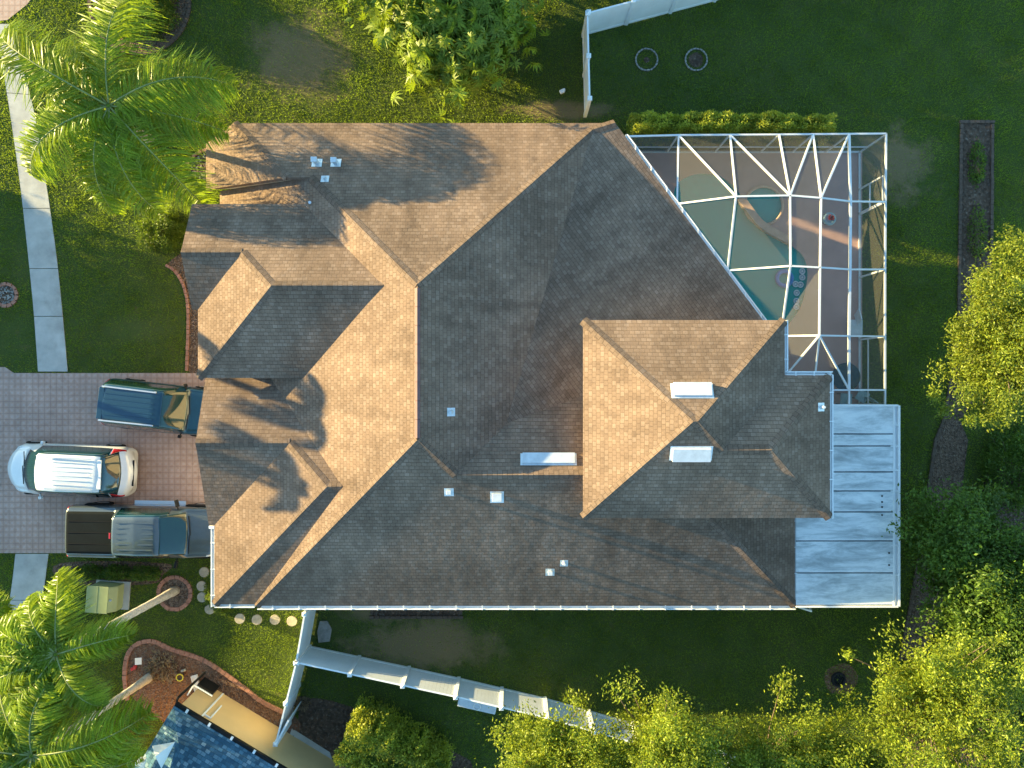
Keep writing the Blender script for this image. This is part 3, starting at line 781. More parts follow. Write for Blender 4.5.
# ------------------------------------------------------------------ pool enclosure
cage = thing('pool_enclosure', 'white framed screen enclosure over the pool at the upper right of the house', 'pool cage')
ze = 2.25; zr = 3.45
def N(px, py, z): return P(px, py, z)
nodes = {}
top_y = 135
tx = [628, 678.5, 730, 779, 813, 849, 886]
for i, x in enumerate(tx): nodes['t%d' % i] = N(x, 136.5 if i < 1 else 135.5 - i * .3, ze if i > 0 else 2.6)
nodes.update(a1=N(677, 204, 2.62), a2=N(736, 196.5, zr), a3=N(790, 195.5, zr), a4=N(821, 198, zr), a5=N(850.5, 201.5, zr - .45), a6=N(885.5, 202, ze),
             b1=N(727.5, 270.5, 2.62), b3=N(790.5, 266, zr), b4=N(820, 267.5, zr), b5=N(850, 269.5, zr - .45), b6=N(885, 269.5, ze),
             h1=N(762, 318, 2.62), c3=N(783, 320, 2.7), k4=N(819.7, 302, zr), k5=N(849.5, 302, zr - .45),
             d3=N(785.5, 336, 2.75), d4=N(819.3, 335.5, zr), d5=N(849, 336, zr - .45), d6=N(885, 336.5, ze),
             e3=N(786.5, 374.5, 2.7), e4=N(815, 374.5, 2.75), e35=N(830.5, 374.5, 2.75), f3=N(831, 390, 2.72), f5=N(849, 390, 2.72), f6=N(885, 390, ze),
             g3=N(831, 405, 2.72), g5=N(849, 405, 2.72), g6=N(885, 405, ze))
beams = ['t0 t1', 't1 t2', 't2 t3', 't3 t4', 't4 t5', 't5 t6', 't6 a6', 'a6 b6', 'b6 d6', 'd6 f6', 'f6 g6', 't0 a1', 'a1 b1', 'b1 h1', 't1 a1', 't2 a2', 't3 a3', 't4 a4', 't5 a5',
         'a1 a2', 'a2 a3', 'a3 a4', 'a4 a5', 'a5 a6', 'a2 b1', 'a3 b3', 'a4 b4', 'a5 b5', 'b1 b3', 'b3 b4', 'b4 b5', 'b5 b6', 'b3 c3', 'b4 d4', 'b5 d5',
         't1 a2', 't2 a3', 't4 a3', 't5 a4', 'd3 d4', 'd4 d5', 'd5 d6', 'd4 e4', 'd3 e3', 'e3 e35', 'e35 f3', 'f3 g3', 'd4 f5', 'd5 f5', 'f5 g5', 'f3 f5', 'f5 f6', 'g3 g5', 'g5 g6', 'd4 e3', 'c3 d3']
main_b = {'t5 a5', 'a5 b5', 'b5 d5', 'd5 f5'}
for s_ in beams:
    a, b = s_.split(); mb = MB(); wv = .085 if s_ in main_b else .06
    mb.bar(nodes[a], nodes[b], wv, .07); mb.build('beam', M['cageframe'], cage)
panels = ['t0 t1 a1', 't1 t2 a2', 't1 a2 a1', 't2 t3 a3', 't2 a3 a2', 't3 t4 a3', 't4 t5 a4', 't4 a4 a3', 't5 a5 a4', 't5 t6 a6 a5', 'a1 a2 b1', 'a2 a3 b3 b1', 'a3 a4 b4 b3', 'a4 a5 b5 b4', 'a5 a6 b6 b5',
          'b1 b3 c3 h1', 'b3 b4 d4 d3 c3', 'b4 b5 d5 d4', 'b5 b6 d6 d5', 'd3 d4 e3', 'd4 e4 e3', 'd4 f5 f3 e35 e4', 'd4 d5 f5', 'd5 d6 f6 f5', 'f3 f5 g5 g3', 'f5 f6 g6 g5']
mb = MB()
for s_ in panels:
    vs = [nodes[k] - Vector((0, 0, .0)) for k in s_.split()]
    mb.add(vs, [tuple(range(len(vs)))])
mb.build('roof_screen', M['screen'], cage)
bx = nodes['t6'].x - .02
by = nodes['t3'].y
posts = [(nodes['t%d' % i].x, by, ze) for i in range(0, 7)] + [(bx, nodes[k].y, ze) for k in ('a6', 'b6', 'd6', 'f6', 'g6')]
for x, y, z in posts:
    mb = MB(); mb.bar((x, y, .06), (x, y, z - .04), .06, .06); mb.build('post', M['cageframe'], cage)
# door frame in the right wall
dy0 = P(0, 180, 0).y; dy0 = nodes['a6'].y + 1.0
for y in (dy0, dy0 - .95):
    mb = MB(); mb.bar((bx, y, .06), (bx, y, 2.1), .07, .05); mb.build('door_post', M['cageframe'], cage)
mb = MB(); mb.bar((bx, dy0, 1.0), (bx, dy0 - .95, 1.0), .05, .05); mb.bar((bx, dy0, 2.05), (bx, dy0 - .95, 2.05), .05, .05); mb.build('door_rail', M['cageframe'], cage)
for zz in (.1, .85):
    if zz < .5:
        mb = MB(); mb.bar((nodes['t0'].x - .3, by, zz), (bx, by, zz), .07, .07); mb.build('sill', M['cageframe'], cage)
        mb = MB(); mb.bar((bx, by, zz), (bx, nodes['g6'].y, zz), .07, .07); mb.build('sill', M['cageframe'], cage)
mb = MB(); mb.bar((nodes['t0'].x - .3, by, .75), (bx, by, .75), .04, .05); mb.build('chair_rail', M['cageframe'], cage)
mb = MB(); mb.bar((bx, nodes['g6'].y, .85), (bx, nodes['d6'].y - 0, .85), .04, .05); mb.build('chair_rail', M['cageframe'], cage)
mb = MB(); mb.add([(nodes['t0'].x, by, .1), (bx, by, .1), (bx, by, ze), (nodes['t0'].x, by, ze)], [(0, 1, 2, 3)])
mb.add([(bx, by, .1), (bx, nodes['g6'].y, .1), (bx, nodes['g6'].y, ze), (bx, by, ze)], [(0, 1, 2, 3)])
mb.build('wall_screen', M['screen'], cage)

# pool furniture and spa wall
cw = smooth_loop(pl(z7([(478, 298), (500, 328), (522, 358), (545, 385), (572, 405), (612, 428), (655, 450)]), .2), 6, False)
mb = MB()
for i in range(len(cw) - 1):
    a = Vector((*cw[i], .16)); b = Vector((*cw[i + 1], .16)); mb.bar(a, b + (b - a) * .05, .28, .24)
mb.v = [(x, y, z) for x, y, z in mb.v]
tag(mb.build('spa_wall', M['coping']), 'low curved tan coping wall between the round spa and the teal pool', 'coping wall')
def torus(name, c, R_, r_, mat, parent=None, n=28, m_=10):
    vs = []; fs = []
    for i in range(n):
        a = 2 * math.pi * i / n
        for j in range(m_):
            b = 2 * math.pi * j / m_; vs.append((c[0] + (R_ + r_ * math.cos(b)) * math.cos(a), c[1] + (R_ + r_ * math.cos(b)) * math.sin(a), c[2] + r_ * math.sin(b)))
            fs.append((i * m_ + j, ((i + 1) % n) * m_ + j, ((i + 1) % n) * m_ + (j + 1) % m_, i * m_ + (j + 1) % m_))
    return mesh_obj(name, vs, fs, mat, parent, True)
tag(torus('spa_coping', (spa_c.x, spa_c.y, .08), .76, .05, M['coping']), 'thin round rim of the spa beside the pool', 'spa rim')
p = P(784.5, 278.5, 0); tag(torus('pool_float', (p.x, p.y, -.02), .29, .085, M['ringblue']), 'blue swim ring floating at the right side of the pool', 'swim ring')
for i, (a, b) in enumerate([(691, 550), (691, 571), (668, 594), (685, 596), (672, 624), (671, 652), (671, 672)]):
    x, y = z7([(a, b)])[0]; p = P(x, y, 0)
    t = thing('pool_lily_disc', ['uppermost small pale disc in the chain floating by the pool edge', 'second pale disc from the top floating by the pool edge', 'pale disc of the middle pair nearer the blue swim ring', 'pale disc of the middle pair nearer the deck', 'pale disc just below the middle pair in the pool', 'second lowest pale disc floating by the pool edge', 'lowest small pale disc floating by the pool edge'][i], 'float', (p.x, p.y, -.05), group='pale discs floating in the pool')
    torus('rim', (0, 0, .03), .1, .028, M['vent'], t, 16, 6); mb = MB(); mb.cyl((0, 0, .0), .05, .04, 10); mb.build('hub', M['vent'], t)
p = P(826.5, 220.5, .06)
pt = thing('potted_plant', 'round dark planter with red flower standing on the pool deck', 'planter', p)
torus('pot', (0, 0, .3), .2, .06, M['ac'], pt); mb = MB(); mb.cyl((0, 0, 0), .16, .3, 18, .22); mb.build('pot_body', M['ac'], pt)
mb = MB(); rr = random.Random(2)
for i in range(26):
    a = rr.uniform(0, 6.3); r_ = rr.uniform(.02, .13); mb.bar((r_ * .3 * math.cos(a), r_ * .3 * math.sin(a), .3), (r_ * math.cos(a), r_ * math.sin(a), .42 + rr.uniform(0, .1)), .05, .02)
mb.build('flower', M['red'], pt)
# round table with chairs under the roof edge, bench near the right screen
p = P(838, 377, 0); tb = thing('patio_table', 'round dark glass table in the shaded lower corner of the pool cage', 'table', (p.x, p.y, .06))
mb = MB(); mb.cyl((0, 0, .68), .55, .03, 32); mb.build('table_top', M['carglass'], tb); mb = MB(); mb.cyl((0, 0, 0), .28, .04, 20); mb.cyl((0, 0, .04), .04, .64, 10); mb.build('pedestal', M['blackplastic'], tb)
def chair(x, y, rz, label):
    c = thing('patio_chair', label, 'chair', (x, y, .06), rz, 'dark patio chairs in the pool cage')
    mb = MB(); mb.box((0, 0, .42), (.45, .45, .05)); mb.build('seat', M['ac'], c, bevel=.015)
    mb = MB(); mb.bar((-.22, 0, .44), (-.3, 0, .9), .44, .03, Vector((0, 1, 0))); mb.v = [(x_, y_, z_) for x_, y_, z_ in mb.v]; mb.build('backrest', M['ac'], c)
    for sx in (-1, 1):
        for sy in (-1, 1):
            mb = MB(); mb.bar((sx * .2, sy * .2, 0), (sx * .2, sy * .2, .4), .03, .03); mb.build('leg', M['blackplastic'], c)
q1 = P(857, 396, 0); chair(q1.x, q1.y, 2.6, 'dark patio chair right of the round table next to the metal patio roof')
q1 = P(841, 399, 0); chair(q1.x, q1.y, 1.5, 'dark patio chair between the round table and the metal patio roof')
q1 = P(852.5, 325, 0); 
ln = thing('pool_chair', 'single low chair by the right screen wall of the pool cage', 'chair', (P(852, 328).x, P(852, 328).y, .06), 1.57)
mb = MB(); mb.box((0, 0, .3), (.6, .5, .05)); mb.build('seat', M['vent'], ln, bevel=.015); mb = MB(); mb.bar((.28, 0, .3), (.5, 0, .7), .5, .04, Vector((0, 1, 0))); mb.build('backrest', M['vent'], ln)
for sx in (-1, 1):
    for sy in (-1, 1): mb = MB(); mb.bar((sx * .26, sy * .22, 0), (sx * .26, sy * .22, .28), .03, .03); mb.build('leg', M['vent'], ln)

# ------------------------------------------------------------------ fences
def fence(path_px, label, step=1.8, h=1.83, mat='vinyl'):
    pts = [P(x, y, 0) for x, y in path_px]; f = thing('fence', label, 'fence', pts[0]); o = Vector(pts[0])
    def post(p):
        b = MB(); b.box((p.x - o.x, p.y - o.y, (h + .08) / 2), (.13, .13, h + .08)); pp = b.build('post', M[mat], f)
        b = MB(); b.box((p.x - o.x, p.y - o.y, h + .095), (.17, .17, .03)); b.add([(p.x - o.x + i * .07, p.y - o.y + j * .07, h + .11) for i, j in ((-1, -1), (1, -1), (1, 1), (-1, 1))] + [(p.x - o.x, p.y - o.y, h + .16)], [(0, 1, 4), (1, 2, 4), (2, 3, 4), (3, 0, 4)]); b.build('post_cap', M[mat], pp)
    post(pts[0])
    for i in range(len(pts) - 1):
        n = max(1, round((pts[i + 1] - pts[i]).length / step))
        for k in range(n):
            a = pts[i].lerp(pts[i + 1], k / n) - o; b = pts[i].lerp(pts[i + 1], (k + 1) / n) - o; d = (b - a).normalized(); ln_ = (b - a).length
            m_ = MB(); m_.bar(a + d * .07 + Vector((0, 0, h - .03)), b - d * .07 + Vector((0, 0, h - .03)), .06, .12); m_.bar(a + d * .07 + Vector((0, 0, .1)), b - d * .07 + Vector((0, 0, .1)), .06, .14)
            nb = int(ln_ / .15)
            for j in range(nb):
                p0 = a + d * (.07 + (ln_ - .14) * j / nb + .0015); p1 = a + d * (.07 + (ln_ - .14) * (j + 1) / nb - .0015)
                m_.bar(p0 + Vector((0, 0, (h - .03) / 2)), p1 + Vector((0, 0, (h - .03) / 2)), .025, h - .2)
            m_.build('panel', M[mat], f)
            post(pts[i].lerp(pts[i + 1], (k + 1) / n))
    return f
fence([(310, 646), (459, 678), (545, 698), (632, 723), (720, 752), (840, 782)], 'long white vinyl fence crossing the lower back lawn into the yellow green trees')
fence([(322, 573), (317, 600), (309, 646), (290, 722)], 'white vinyl fence from the lower gutter down to the tan neighbouring wall', 2.0)
fence([(585, 116), (583, 36)], 'short white vinyl fence standing above the top roof edge beside the hedge')
fence([(584, 35), (626, 24), (714, 1), (860, -42), (1100, -110)], 'white vinyl fence slanting away at the top of the back lawn')
gt = thing('gate', 'white vinyl gate standing half open against the side fence near the tan wall', 'gate', P(302, 700, 0))
mb = MB(); p0 = Vector((0, 0, .95)); p1 = Vector((-.45, -.85, .95)); mb.bar(p0, p1, .04, 1.7); mb.build('gate_leaf', M['vinyl'], gt); mb = MB(); mb.bar(p0 + Vector((0, 0, .88)), p1 + Vector((0, 0, .88)), .07, .08); mb.build('top_rail', M['vinyl'], gt)

# ------------------------------------------------------------------ neighbouring houses
def hip_house(name, label, c0, ang, lu, lv, ze_, pitch, roofmat, wallmat, inset=.45, eave_gutter=None):
    h = thing(name, label, 'house', (c0[0], c0[1], 0), ang)
    r_ = min(lu, lv) / 2; rz_ = ze_ + r_ * pitch
    pu = [Vector((0, 0, ze_)), Vector((lu, 0, ze_)), Vector((lu, -lv, ze_)), Vector((0, -lv, ze_))]
    if lu >= lv: ra, rb_ = Vector((r_, -r_, rz_)), Vector((lu - r_, -r_, rz_))
    else: ra, rb_ = Vector((r_, -r_, rz_)), Vector((r_, -lv + r_, rz_))
    N_ = plane(0, 1, 0, ze_, pitch); S_ = plane(0, -1, lv, ze_, pitch); W_ = plane(-1, 0, 0, ze_, pitch); E_ = plane(1, 0, lu, ze_, pitch)
    if lu >= lv: fs_ = [([pu[0], pu[1], rb_, ra], N_), ([pu[3], pu[2], rb_, ra], S_), ([pu[0], ra, pu[3]], W_), ([pu[1], rb_, pu[2]], E_)]
    else: fs_ = [([pu[0], pu[1], ra], N_), ([pu[3], pu[2], rb_], S_), ([pu[0], ra, rb_, pu[3]], W_), ([pu[1], pu[2], rb_, ra], E_)]
    ro = roof_mesh('roof', fs_, roofmat, h)
    b = MB(); i = inset; wallring(b, [(i, -i), (lu - i, -i), (lu - i, -lv + i), (i, -lv + i)], 0, ze_ - .05); b.build('wall', wallmat, h)
    return h, ro
c0 = P(174, 706, 2.7)
nb, nbr = hip_house('neighbouring_house', 'neighbouring house with slate blue shingles and tan wall at the lower left', c0, math.atan2(-.517, .856), 13, 10, 2.7, .36, M['blue_shingle'], M['tan'], .12)
mb = MB(); mb.bar((0, .07, 2.62), (13, .07, 2.62), .12, .13); g_ = mb.build('gutter', M['blackplastic'], nb)
mb = MB()
for i in range(9): mb.box((.5 + i * .95, .08, 2.70), (.09, .14, .03))
mb.build('hanger', M['white'], nb)
mb = MB(); mb.bar((1.0, -.11, .1), (1.0, -.11, 2.5), .06, .1); mb.bar((1.28, -.09, .9), (1.28, -.09, 2.0), .05, .05); mb.bar((1.0, -.09, 2.0), (1.28, -.09, 2.0), .05, .05); mb.build('wall_trim', M['white'], nb)
mb = MB(); mb.tube([(.05, -.05, 2.6), (-.1, .1, 2.3), (-.05, .25, .1)], [.05] * 3, 8); mb.build('downspout', M['blackplastic'], nb)
mb = MB(); mb.add([(.15, -1.3, 3.25), (.75, -.9, 3.0), (.85, -1.9, 3.15), (.5, -1.3, 3.65)], [(0, 1, 3), (1, 2, 3), (2, 0, 3), (0, 2, 1)]); mb.build('roof_flashing', M['white'], nbr)
mb = MB(); mb.box((.2, -2.4, 3.2), (.2, .9, .5), .3); mb.build('roof_vent', M['vinyl'], nbr)
hip_house('neighbouring_house', 'unseen low brown roofed house added beyond the left picture edge to shade the driveway', (-40, 11.5), 0, 9, 34, 2.2, .52, M['shingle'], M['stucco'])  # unseen house, added and sized so its shadow falls across the driveway
hip_house('neighbouring_house', 'unseen brown roofed house added beyond the top picture edge to shade the back lawn', (-6, 31.5), 0, 16, 12, 3.0, .5, M['shingle'], M['stucco'])  # unseen house, put in to keep the upper back lawn in shade
# neighbour's corner : unit by the fence foot
t = thing('storage_box', 'open topped pale box at the corner of the tan wall and white fence', 'box', P(281, 742, 0), -.52)
mb = MB()
for c, d in (((0, .3, .55), (.8, .05, 1.1)), ((0, -.3, .55), (.8, .05, 1.1)), ((.4, 0, .55), (.05, .55, 1.1)), ((-.4, 0, .55), (.05, .55, 1.1))): mb.box(c, d)
mb.build('box_wall', M['vinyl'], t); mb = MB(); mb.box((0, 0, .7), (.74, .54, .04)); mb.build('tray', M['ac'], t); mb = MB(); mb.bar((0, -.27, 1.05), (0, .27, 1.05), .06, .05); mb.build('crossbar', M['vinyl'], t)

# ------------------------------------------------------------------ vehicles
def lerp_stations(st, n):
    st = np.array(st, dtype=float); xs = np.linspace(st[0, 0], st[-1, 0], n)
    out = np.stack([xs] + [np.interp(xs, st[:, 0], st[:, k]) for k in range(1, st.shape[1])], 1)
    sm = out.copy()
    for _ in range(2): sm[1:-1, 1:] = (sm[:-2, 1:] + 2 * sm[1:-1, 1:] + sm[2:, 1:]) / 4
    return sm
def vehicle(name, label, loc, rz, st, classify, mats, bowf=.42, bowr=.25, wheel_x=(1.45, -1.45), wr=.36, extra=None, n=110):
    t = thing(name, label, 'car' if 'truck' not in name else 'pickup truck', loc, rz)
    sm = lerp_stations(st, n); x0_, x1_ = sm[0, 0], sm[-1, 0]; Lh = (x1_ - x0_) / 2; xc = (x0_ + x1_) / 2
    V = []
    for x, w_, zb, wb, zt, wt, cr in sm:
        half = [(w_ * .92, .24), (w_ * .99, .42), (w_, .62), ((w_ + wb) / 2 + .01, zb - .1), (wb, zb), (wb * .35 + wt * .65 + .0, zb * .35 + (zt - .05) * .65), (wt, zt - .05), (wt * .93, zt - .012), (wt * .8, zt + cr * .2), (wt * .55, zt + cr * .65), (wt * .28, zt + cr * .92), (0, zt + cr)]
        full = half + [(-a, b) for a, b in half[-2::-1]]
        s_ = (x - xc) / Lh
        for y, z in full:
            yy = (y / max(w_, .3)) ** 2
            bow = -bowf * yy * max(0, s_) ** 1.0 + bowr * yy * max(0, -s_)
            V.append((x + bow, y, z))
    m_ = 23; groups = {}
    for i in range(n - 1):
        for j in range(m_ - 1):
            jj = min(j, m_ - 2 - j); key = classify((sm[i, 0] + sm[i + 1, 0]) / 2, jj, j < 11)
            groups.setdefault(key, []).append((i * m_ + j, i * m_ + j + 1, (i + 1) * m_ + j + 1, (i + 1) * m_ + j))
    groups['body'].append(tuple(range(m_))[::-1]); groups['body'].append(tuple((n - 1) * m_ + j for j in range(m_)))
    for key, fs_ in groups.items():
        used = sorted({i for f in fs_ for i in f}); mp = {i: k for k, i in enumerate(used)}
        nm = key.split(':')[0]
        o = mesh_obj(nm, [V[i] for i in used], [tuple(mp[i] for i in f) for f in fs_], M[mats[nm]], t, True)
        if nm not in ('body',):
            s2 = o.modifiers.new('t', 'SOLIDIFY'); s2.thickness = .012; s2.offset = 0.0
    for wx in wheel_x:
        for sy in (-1, 1):
            wy = sy * (max(sm[:, 1]) - .10)
            b = MB(); b.tube([(wx, wy - .12, wr), (wx, wy - .10, wr), (wx, wy + .10, wr), (wx, wy + .12, wr)], [wr * .9, wr, wr, wr * .9], 24)
            whl = b.build('wheel', M['tyre'], t); b = MB(); b.tube([(wx, wy + sy * .115, wr), (wx, wy + sy * .128, wr)], [wr * .62, wr * .55], 18); b.build('rim', M['rim'], whl)
    if extra: extra(t)
    return t
def mirrors(t, x, y, z, mat, ln_=.12):
    for s_ in (-1, 1):
        b = MB(); b.box((x - .02, s_ * (y + ln_ * .7), z), (.12, ln_, .15), s_ * .25); b.bar((x + .02, s_ * (y - .06), z - .02), (x, s_ * (y + ln_ * .3), z), .05, .05); b.build('mirror', mat, t, bevel=.03)
# columns : x, half width, belt z, belt half width, top z, top half width, crown
van_st = [(-2.55, .72, .62, .70, .66, .66, .02), (-2.50, .90, .8, .86, .86, .80, .03), (-2.38, .97, .98, .90, 1.04, .84, .03), (-2.2, .99, 1.02, .92, 1.14, .84, .03), (-1.72, 1.0, 1.05, .94, 1.68, .66, .03),
          (-1.5, 1.0, 1.05, .95, 1.74, .68, .04), (0, 1.0, 1.04, .96, 1.78, .70, .04), (.55, 1.0, 1.04, .95, 1.74, .69, .04), (.85, 1.0, 1.04, .94, 1.66, .69, .03), (1.55, .99, 1.02, .90, 1.14, .78, .05), (1.65, .98, 1.0, .88, 1.06, .80, .06), (2.2, .97, .88, .86, .92, .76, .05), (2.42, .92, .76, .82, .8, .70, .03), (2.53, .84, .6, .76, .64, .66, .02)]
def van_cls(x, jj, left):
    if -2.2 < x < -1.66 and jj >= 6: return 'rear_window'
    if .84 < x < 1.56 and jj >= 6: return 'windshield'
    if -2.42 < x < -1.95 and jj in (4, 5): return 'tail_light:%d' % left
    if -1.9 < x < 1.15 and jj in (4, 5): return 'side_window:%d' % left
    if 2.1 < x < 2.4 and jj in (3, 4): return 'headlight:%d' % left
    return 'body'
def van_extra(t):
    for s_ in (-1, 1):
        b = MB(); b.bar((-1.35, s_ * .58, 1.825), (.35, s_ * .58, 1.835), .035, .04); b.build('roof_rail', M['silver'], t)
    b = MB()
    for k in range(6): b.bar((-1.2, -.42 + k * .168, 1.806), (.15, -.42 + k * .168, 1.816), .022, .018)
    b.build('roof_ribs', M['whitepaint'], t)
    b = MB(); b.box((-1.62, 0, 1.74), (.14, 1.1, .03)); b.build('spoiler', M['whitepaint'], t, bevel=.01)
    b = MB(); b.box((-2.47, 0, .86), (.06, 1.0, .03)); b.build('bumper_strip', M['blackplastic'], t)
    mirrors(t, .95, .97, 1.08, M['whitepaint'])
    b = MB(); b.box((-1.30, .0, 1.84), (.12, .05, .05)); b.build('antenna', M['whitepaint'], t, bevel=.015)
    b = MB(); b.bar((1.55, .55, 1.17), (1.62, -.15, 1.17), .025, .02); b.bar((1.55, -.1, 1.17), (1.60, -.7, 1.15), .025, .02); b.build('wiper', M['blackplastic'], t)
p = P(69, 470.5, .9)
vehicle('minivan', 'white minivan parked on the driveway left of the other vehicles', (p.x, p.y, .02), R(177.6), van_st, van_cls,
        dict(body='whitepaint', rear_window='carglass', windshield='carglass', tail_light='redlamp', side_window='carglass', headlight='lamp'), extra=van_extra, wheel_x=(1.6, -1.5))

suv_st = [(-2.33, .7, .7, .68, .74, .62, .02), (-2.28, .86, .9, .82, .98, .74, .03), (-2.2, .92, 1.02, .86, 1.25, .74, .02), (-2.02, .94, 1.06, .88, 1.64, .68, .03), (-1.85, .94, 1.06, .88, 1.68, .69, .03), (0, .95, 1.05, .89, 1.72, .68, .035), (.35, .95, 1.04, .89, 1.68, .67, .03),
          (1.12, .95, 1.02, .86, 1.14, .77, .05), (1.2, .94, 1.0, .84, 1.06, .78, .06), (1.85, .92, .94, .80, .97, .74, .05), (2.18, .84, .8, .74, .84, .64, .03), (2.33, .66, .6, .6, .64, .5, .02)]
def suv_cls(x, jj, left):
    if -2.22 < x < -2.06 and jj >= 7: return 'rear_window'
    if .37 < x < 1.14 and jj >= 6: return 'windshield'
    if -2.3 < x < -2.1 and jj in (3, 4): return 'tail_light:%d' % left
    if -2.0 < x < .75 and jj in (4, 5): return 'side_window:%d' % left
    if 1.9 < x < 2.2 and jj in (3, 4): return 'headlight:%d' % left
    return 'body'
def suv_extra(t):
    for s_ in (-1, 1):
        b = MB(); b.bar((-1.9, s_ * .64, 1.76), (.15, s_ * .62, 1.76), .05, .05)
        for xx in (-1.85, -.9, .1): b.box((xx, s_ * .635, 1.72), (.08, .04, .06))
        b.build('roof_rail', M['silver'], t)
    b = MB()
    for k in range(5): b.bar((-1.85, -.40 + k * .2, 1.718), (.1, -.40 + k * .2, 1.765), .035, .02)
    b.build('roof_ribs', M['bluepaint'], t)
    b = MB(); b.box((-1.93, 0, 1.69), (.2, 1.2, .03)); b.build('spoiler', M['bluepaint'], t, bevel=.01)
    mirrors(t, .95, .9, 1.1, M['blackplastic'])
    b = MB(); b.bar((1.15, .6, 1.15), (1.25, -.1, 1.17), .025, .02); b.bar((1.2, -.1, 1.17), (1.15, -.7, 1.13), .025, .02); b.build('wiper', M['blackplastic'], t)
p = P(161, 408, .9)
vehicle('parked_car', 'dark blue sport utility car with silver roof rails nosed under the garage eave', (p.x, p.y, .02), R(-6.5), suv_st, suv_cls,
        dict(body='bluepaint', rear_window='carglass', windshield='carglass', tail_light='redlamp', side_window='carglass', headlight='lamp'), extra=suv_extra, wheel_x=(1.4, -1.35), bowf=.3, bowr=.12)

tr_st = [(-2.98, .92, .9, .9, 1.18, .84, .0), (-2.93, .97, 1.2, .95, 1.26, .86, .0), (-1.02, .99, 1.22, .96, 1.28, .87, .0), (-.98, .99, 1.22, .96, 1.3, .86, .0), (-.90, .99, 1.2, .95, 1.84, .70, .03), (0, .99, 1.2, .95, 1.9, .72, .04), (.75, .99, 1.2, .95, 1.86, .72, .04), (.9, .99, 1.19, .94, 1.8, .72, .03),
         (1.72, .99, 1.16, .92, 1.26, .80, .04), (1.8, .98, 1.15, .92, 1.2, .82, .05), (2.7, .96, 1.06, .88, 1.1, .80, .05), (2.92, .9, .9, .82, .95, .72, .02), (3.0, .82, .7, .78, .76, .66, .0)]
def tr_cls(x, jj, left):
    if -2.9 < x < -1.04 and jj >= 7: return 'bed_cover'
    if .92 < x < 1.74 and jj >= 6: return 'windshield'
    if -.99 < x < -.90 and jj >= 7: return 'rear_window'
    if x < -2.85 and jj in (2, 3, 4): return 'tail_light:%d' % left
    if -.8 < x < 1.2 and jj in (4, 5): return 'side_window:%d' % left
    if 2.6 < x < 2.9 and jj in (3, 4): return 'headlight:%d' % left
    return 'body'
def tr_extra(t):
    b = MB()
    for k in range(6): b.bar((-.65, -.5 + k * .2, 1.905), (.72, -.5 + k * .2, 1.915), .045, .025)
    b.build('roof_ribs', M['greypaint'], t)
    b = MB()
    for k in range(3): b.bar((-2.85, -.43 + k * .43, 1.284), (-1.1, -.43 + k * .43, 1.284), .025, .012)
    b.build('cover_seam', M['blackplastic'], t)
    b = MB(); b.box((-.93, 0, 1.82), (.06, .22, .04)); b.build('brake_light', M['redlamp'], t, bevel=.01)
    mirrors(t, 1.35, .97, 1.28, M['blackplastic'], .28)
    for s_ in (-1, 1):
        b = MB(); b.bar((-.7, s_ * 1.05, .38), (1.3, s_ * 1.05, .38), .14, .05); b.build('running_board', M['silver'], t)
        b = MB(); b.box((-1.95, s_ * 1.0, .66), (1.0, .06, .3)); b.build('wheel_arch', M['blackplastic'], t, bevel=.03)
        b = MB(); b.box((1.95, s_ * 1.0, .66), (1.0, .06, .3)); b.build('wheel_arch', M['blackplastic'], t, bevel=.03)
    b = MB(); b.bar((1.78, .7, 1.27), (1.86, -.05, 1.30), .03, .02); b.bar((1.82, -.05, 1.3), (1.78, -.75, 1.26), .03, .02); b.build('wiper', M['blackplastic'], t)
p = P(144, 532.5, 1.1)
vehicle('pickup_truck', 'grey blue pickup truck with a black covered bed at the lower side of the driveway', (p.x, p.y, .02), R(-.8), tr_st, tr_cls,
        dict(body='greypaint', bed_cover='vinylcover', rear_window='carglass', windshield='carglass', tail_light='redlamp', side_window='carglass', headlight='lamp'), extra=tr_extra, wheel_x=(1.95, -1.95), wr=.4, bowf=.3, bowr=.03, n=150)

# ------------------------------------------------------------------ yard objects
t = thing('utility_box', 'pale green utility box on a concrete pad below the pickup', 'utility box', P(112, 594, 0), -.08)
mb = MB(); mb.box((.05, 0, .04), (1.35, 1.1, .1)); mb.build('pad', M['concrete'], t)
mb = MB(); mb.add([(-.5, -.5, .09), (.5, -.5, .09), (.5, .5, .09), (-.5, .5, .09), (-.5, -.5, .85), (.28, -.5, .85), (.5, -.5, .55), (-.5, .5, .85), (.28, .5, .85), (.5, .5, .55)],
                  [(0, 4, 5, 6, 1), (3, 2, 9, 8, 7), (0, 3, 7, 4), (1, 6, 9, 2), (6, 5, 8, 9), (4, 7, 8, 5)]); mb.build('cabinet', M['boxgreen'], t, bevel=.03)
mb = MB(); mb.box((-.14, 0, .855), (.84, 1.04, .05)); mb.box((-.13, 0, .883), (.02, 1.04, .015)); mb.build('lid', M['boxgreen'], t, bevel=.015)
mb = MB(); mb.cyl((.36, .0, .78), .04, .06, 10); mb.build('latch', M['vent'], t)
st_px = [(204.5, 572), (202, 586), (202.5, 597), (210, 609), (240, 618.5), (257, 619.5), (275, 619.5), (292, 621)]
st_lb = ['uppermost round stepping stone beside the garage gutter', 'second stepping stone from the top beside the garage gutter', 'third stepping stone from the top beside the garage gutter', 'stepping stone at the bend below the garage corner',
         'first stepping stone right of the garage corner in the lower row', 'second stepping stone in the lower row under the roof corner', 'third stepping stone in the lower row toward the fence', 'rightmost stepping stone next to the white side fence']
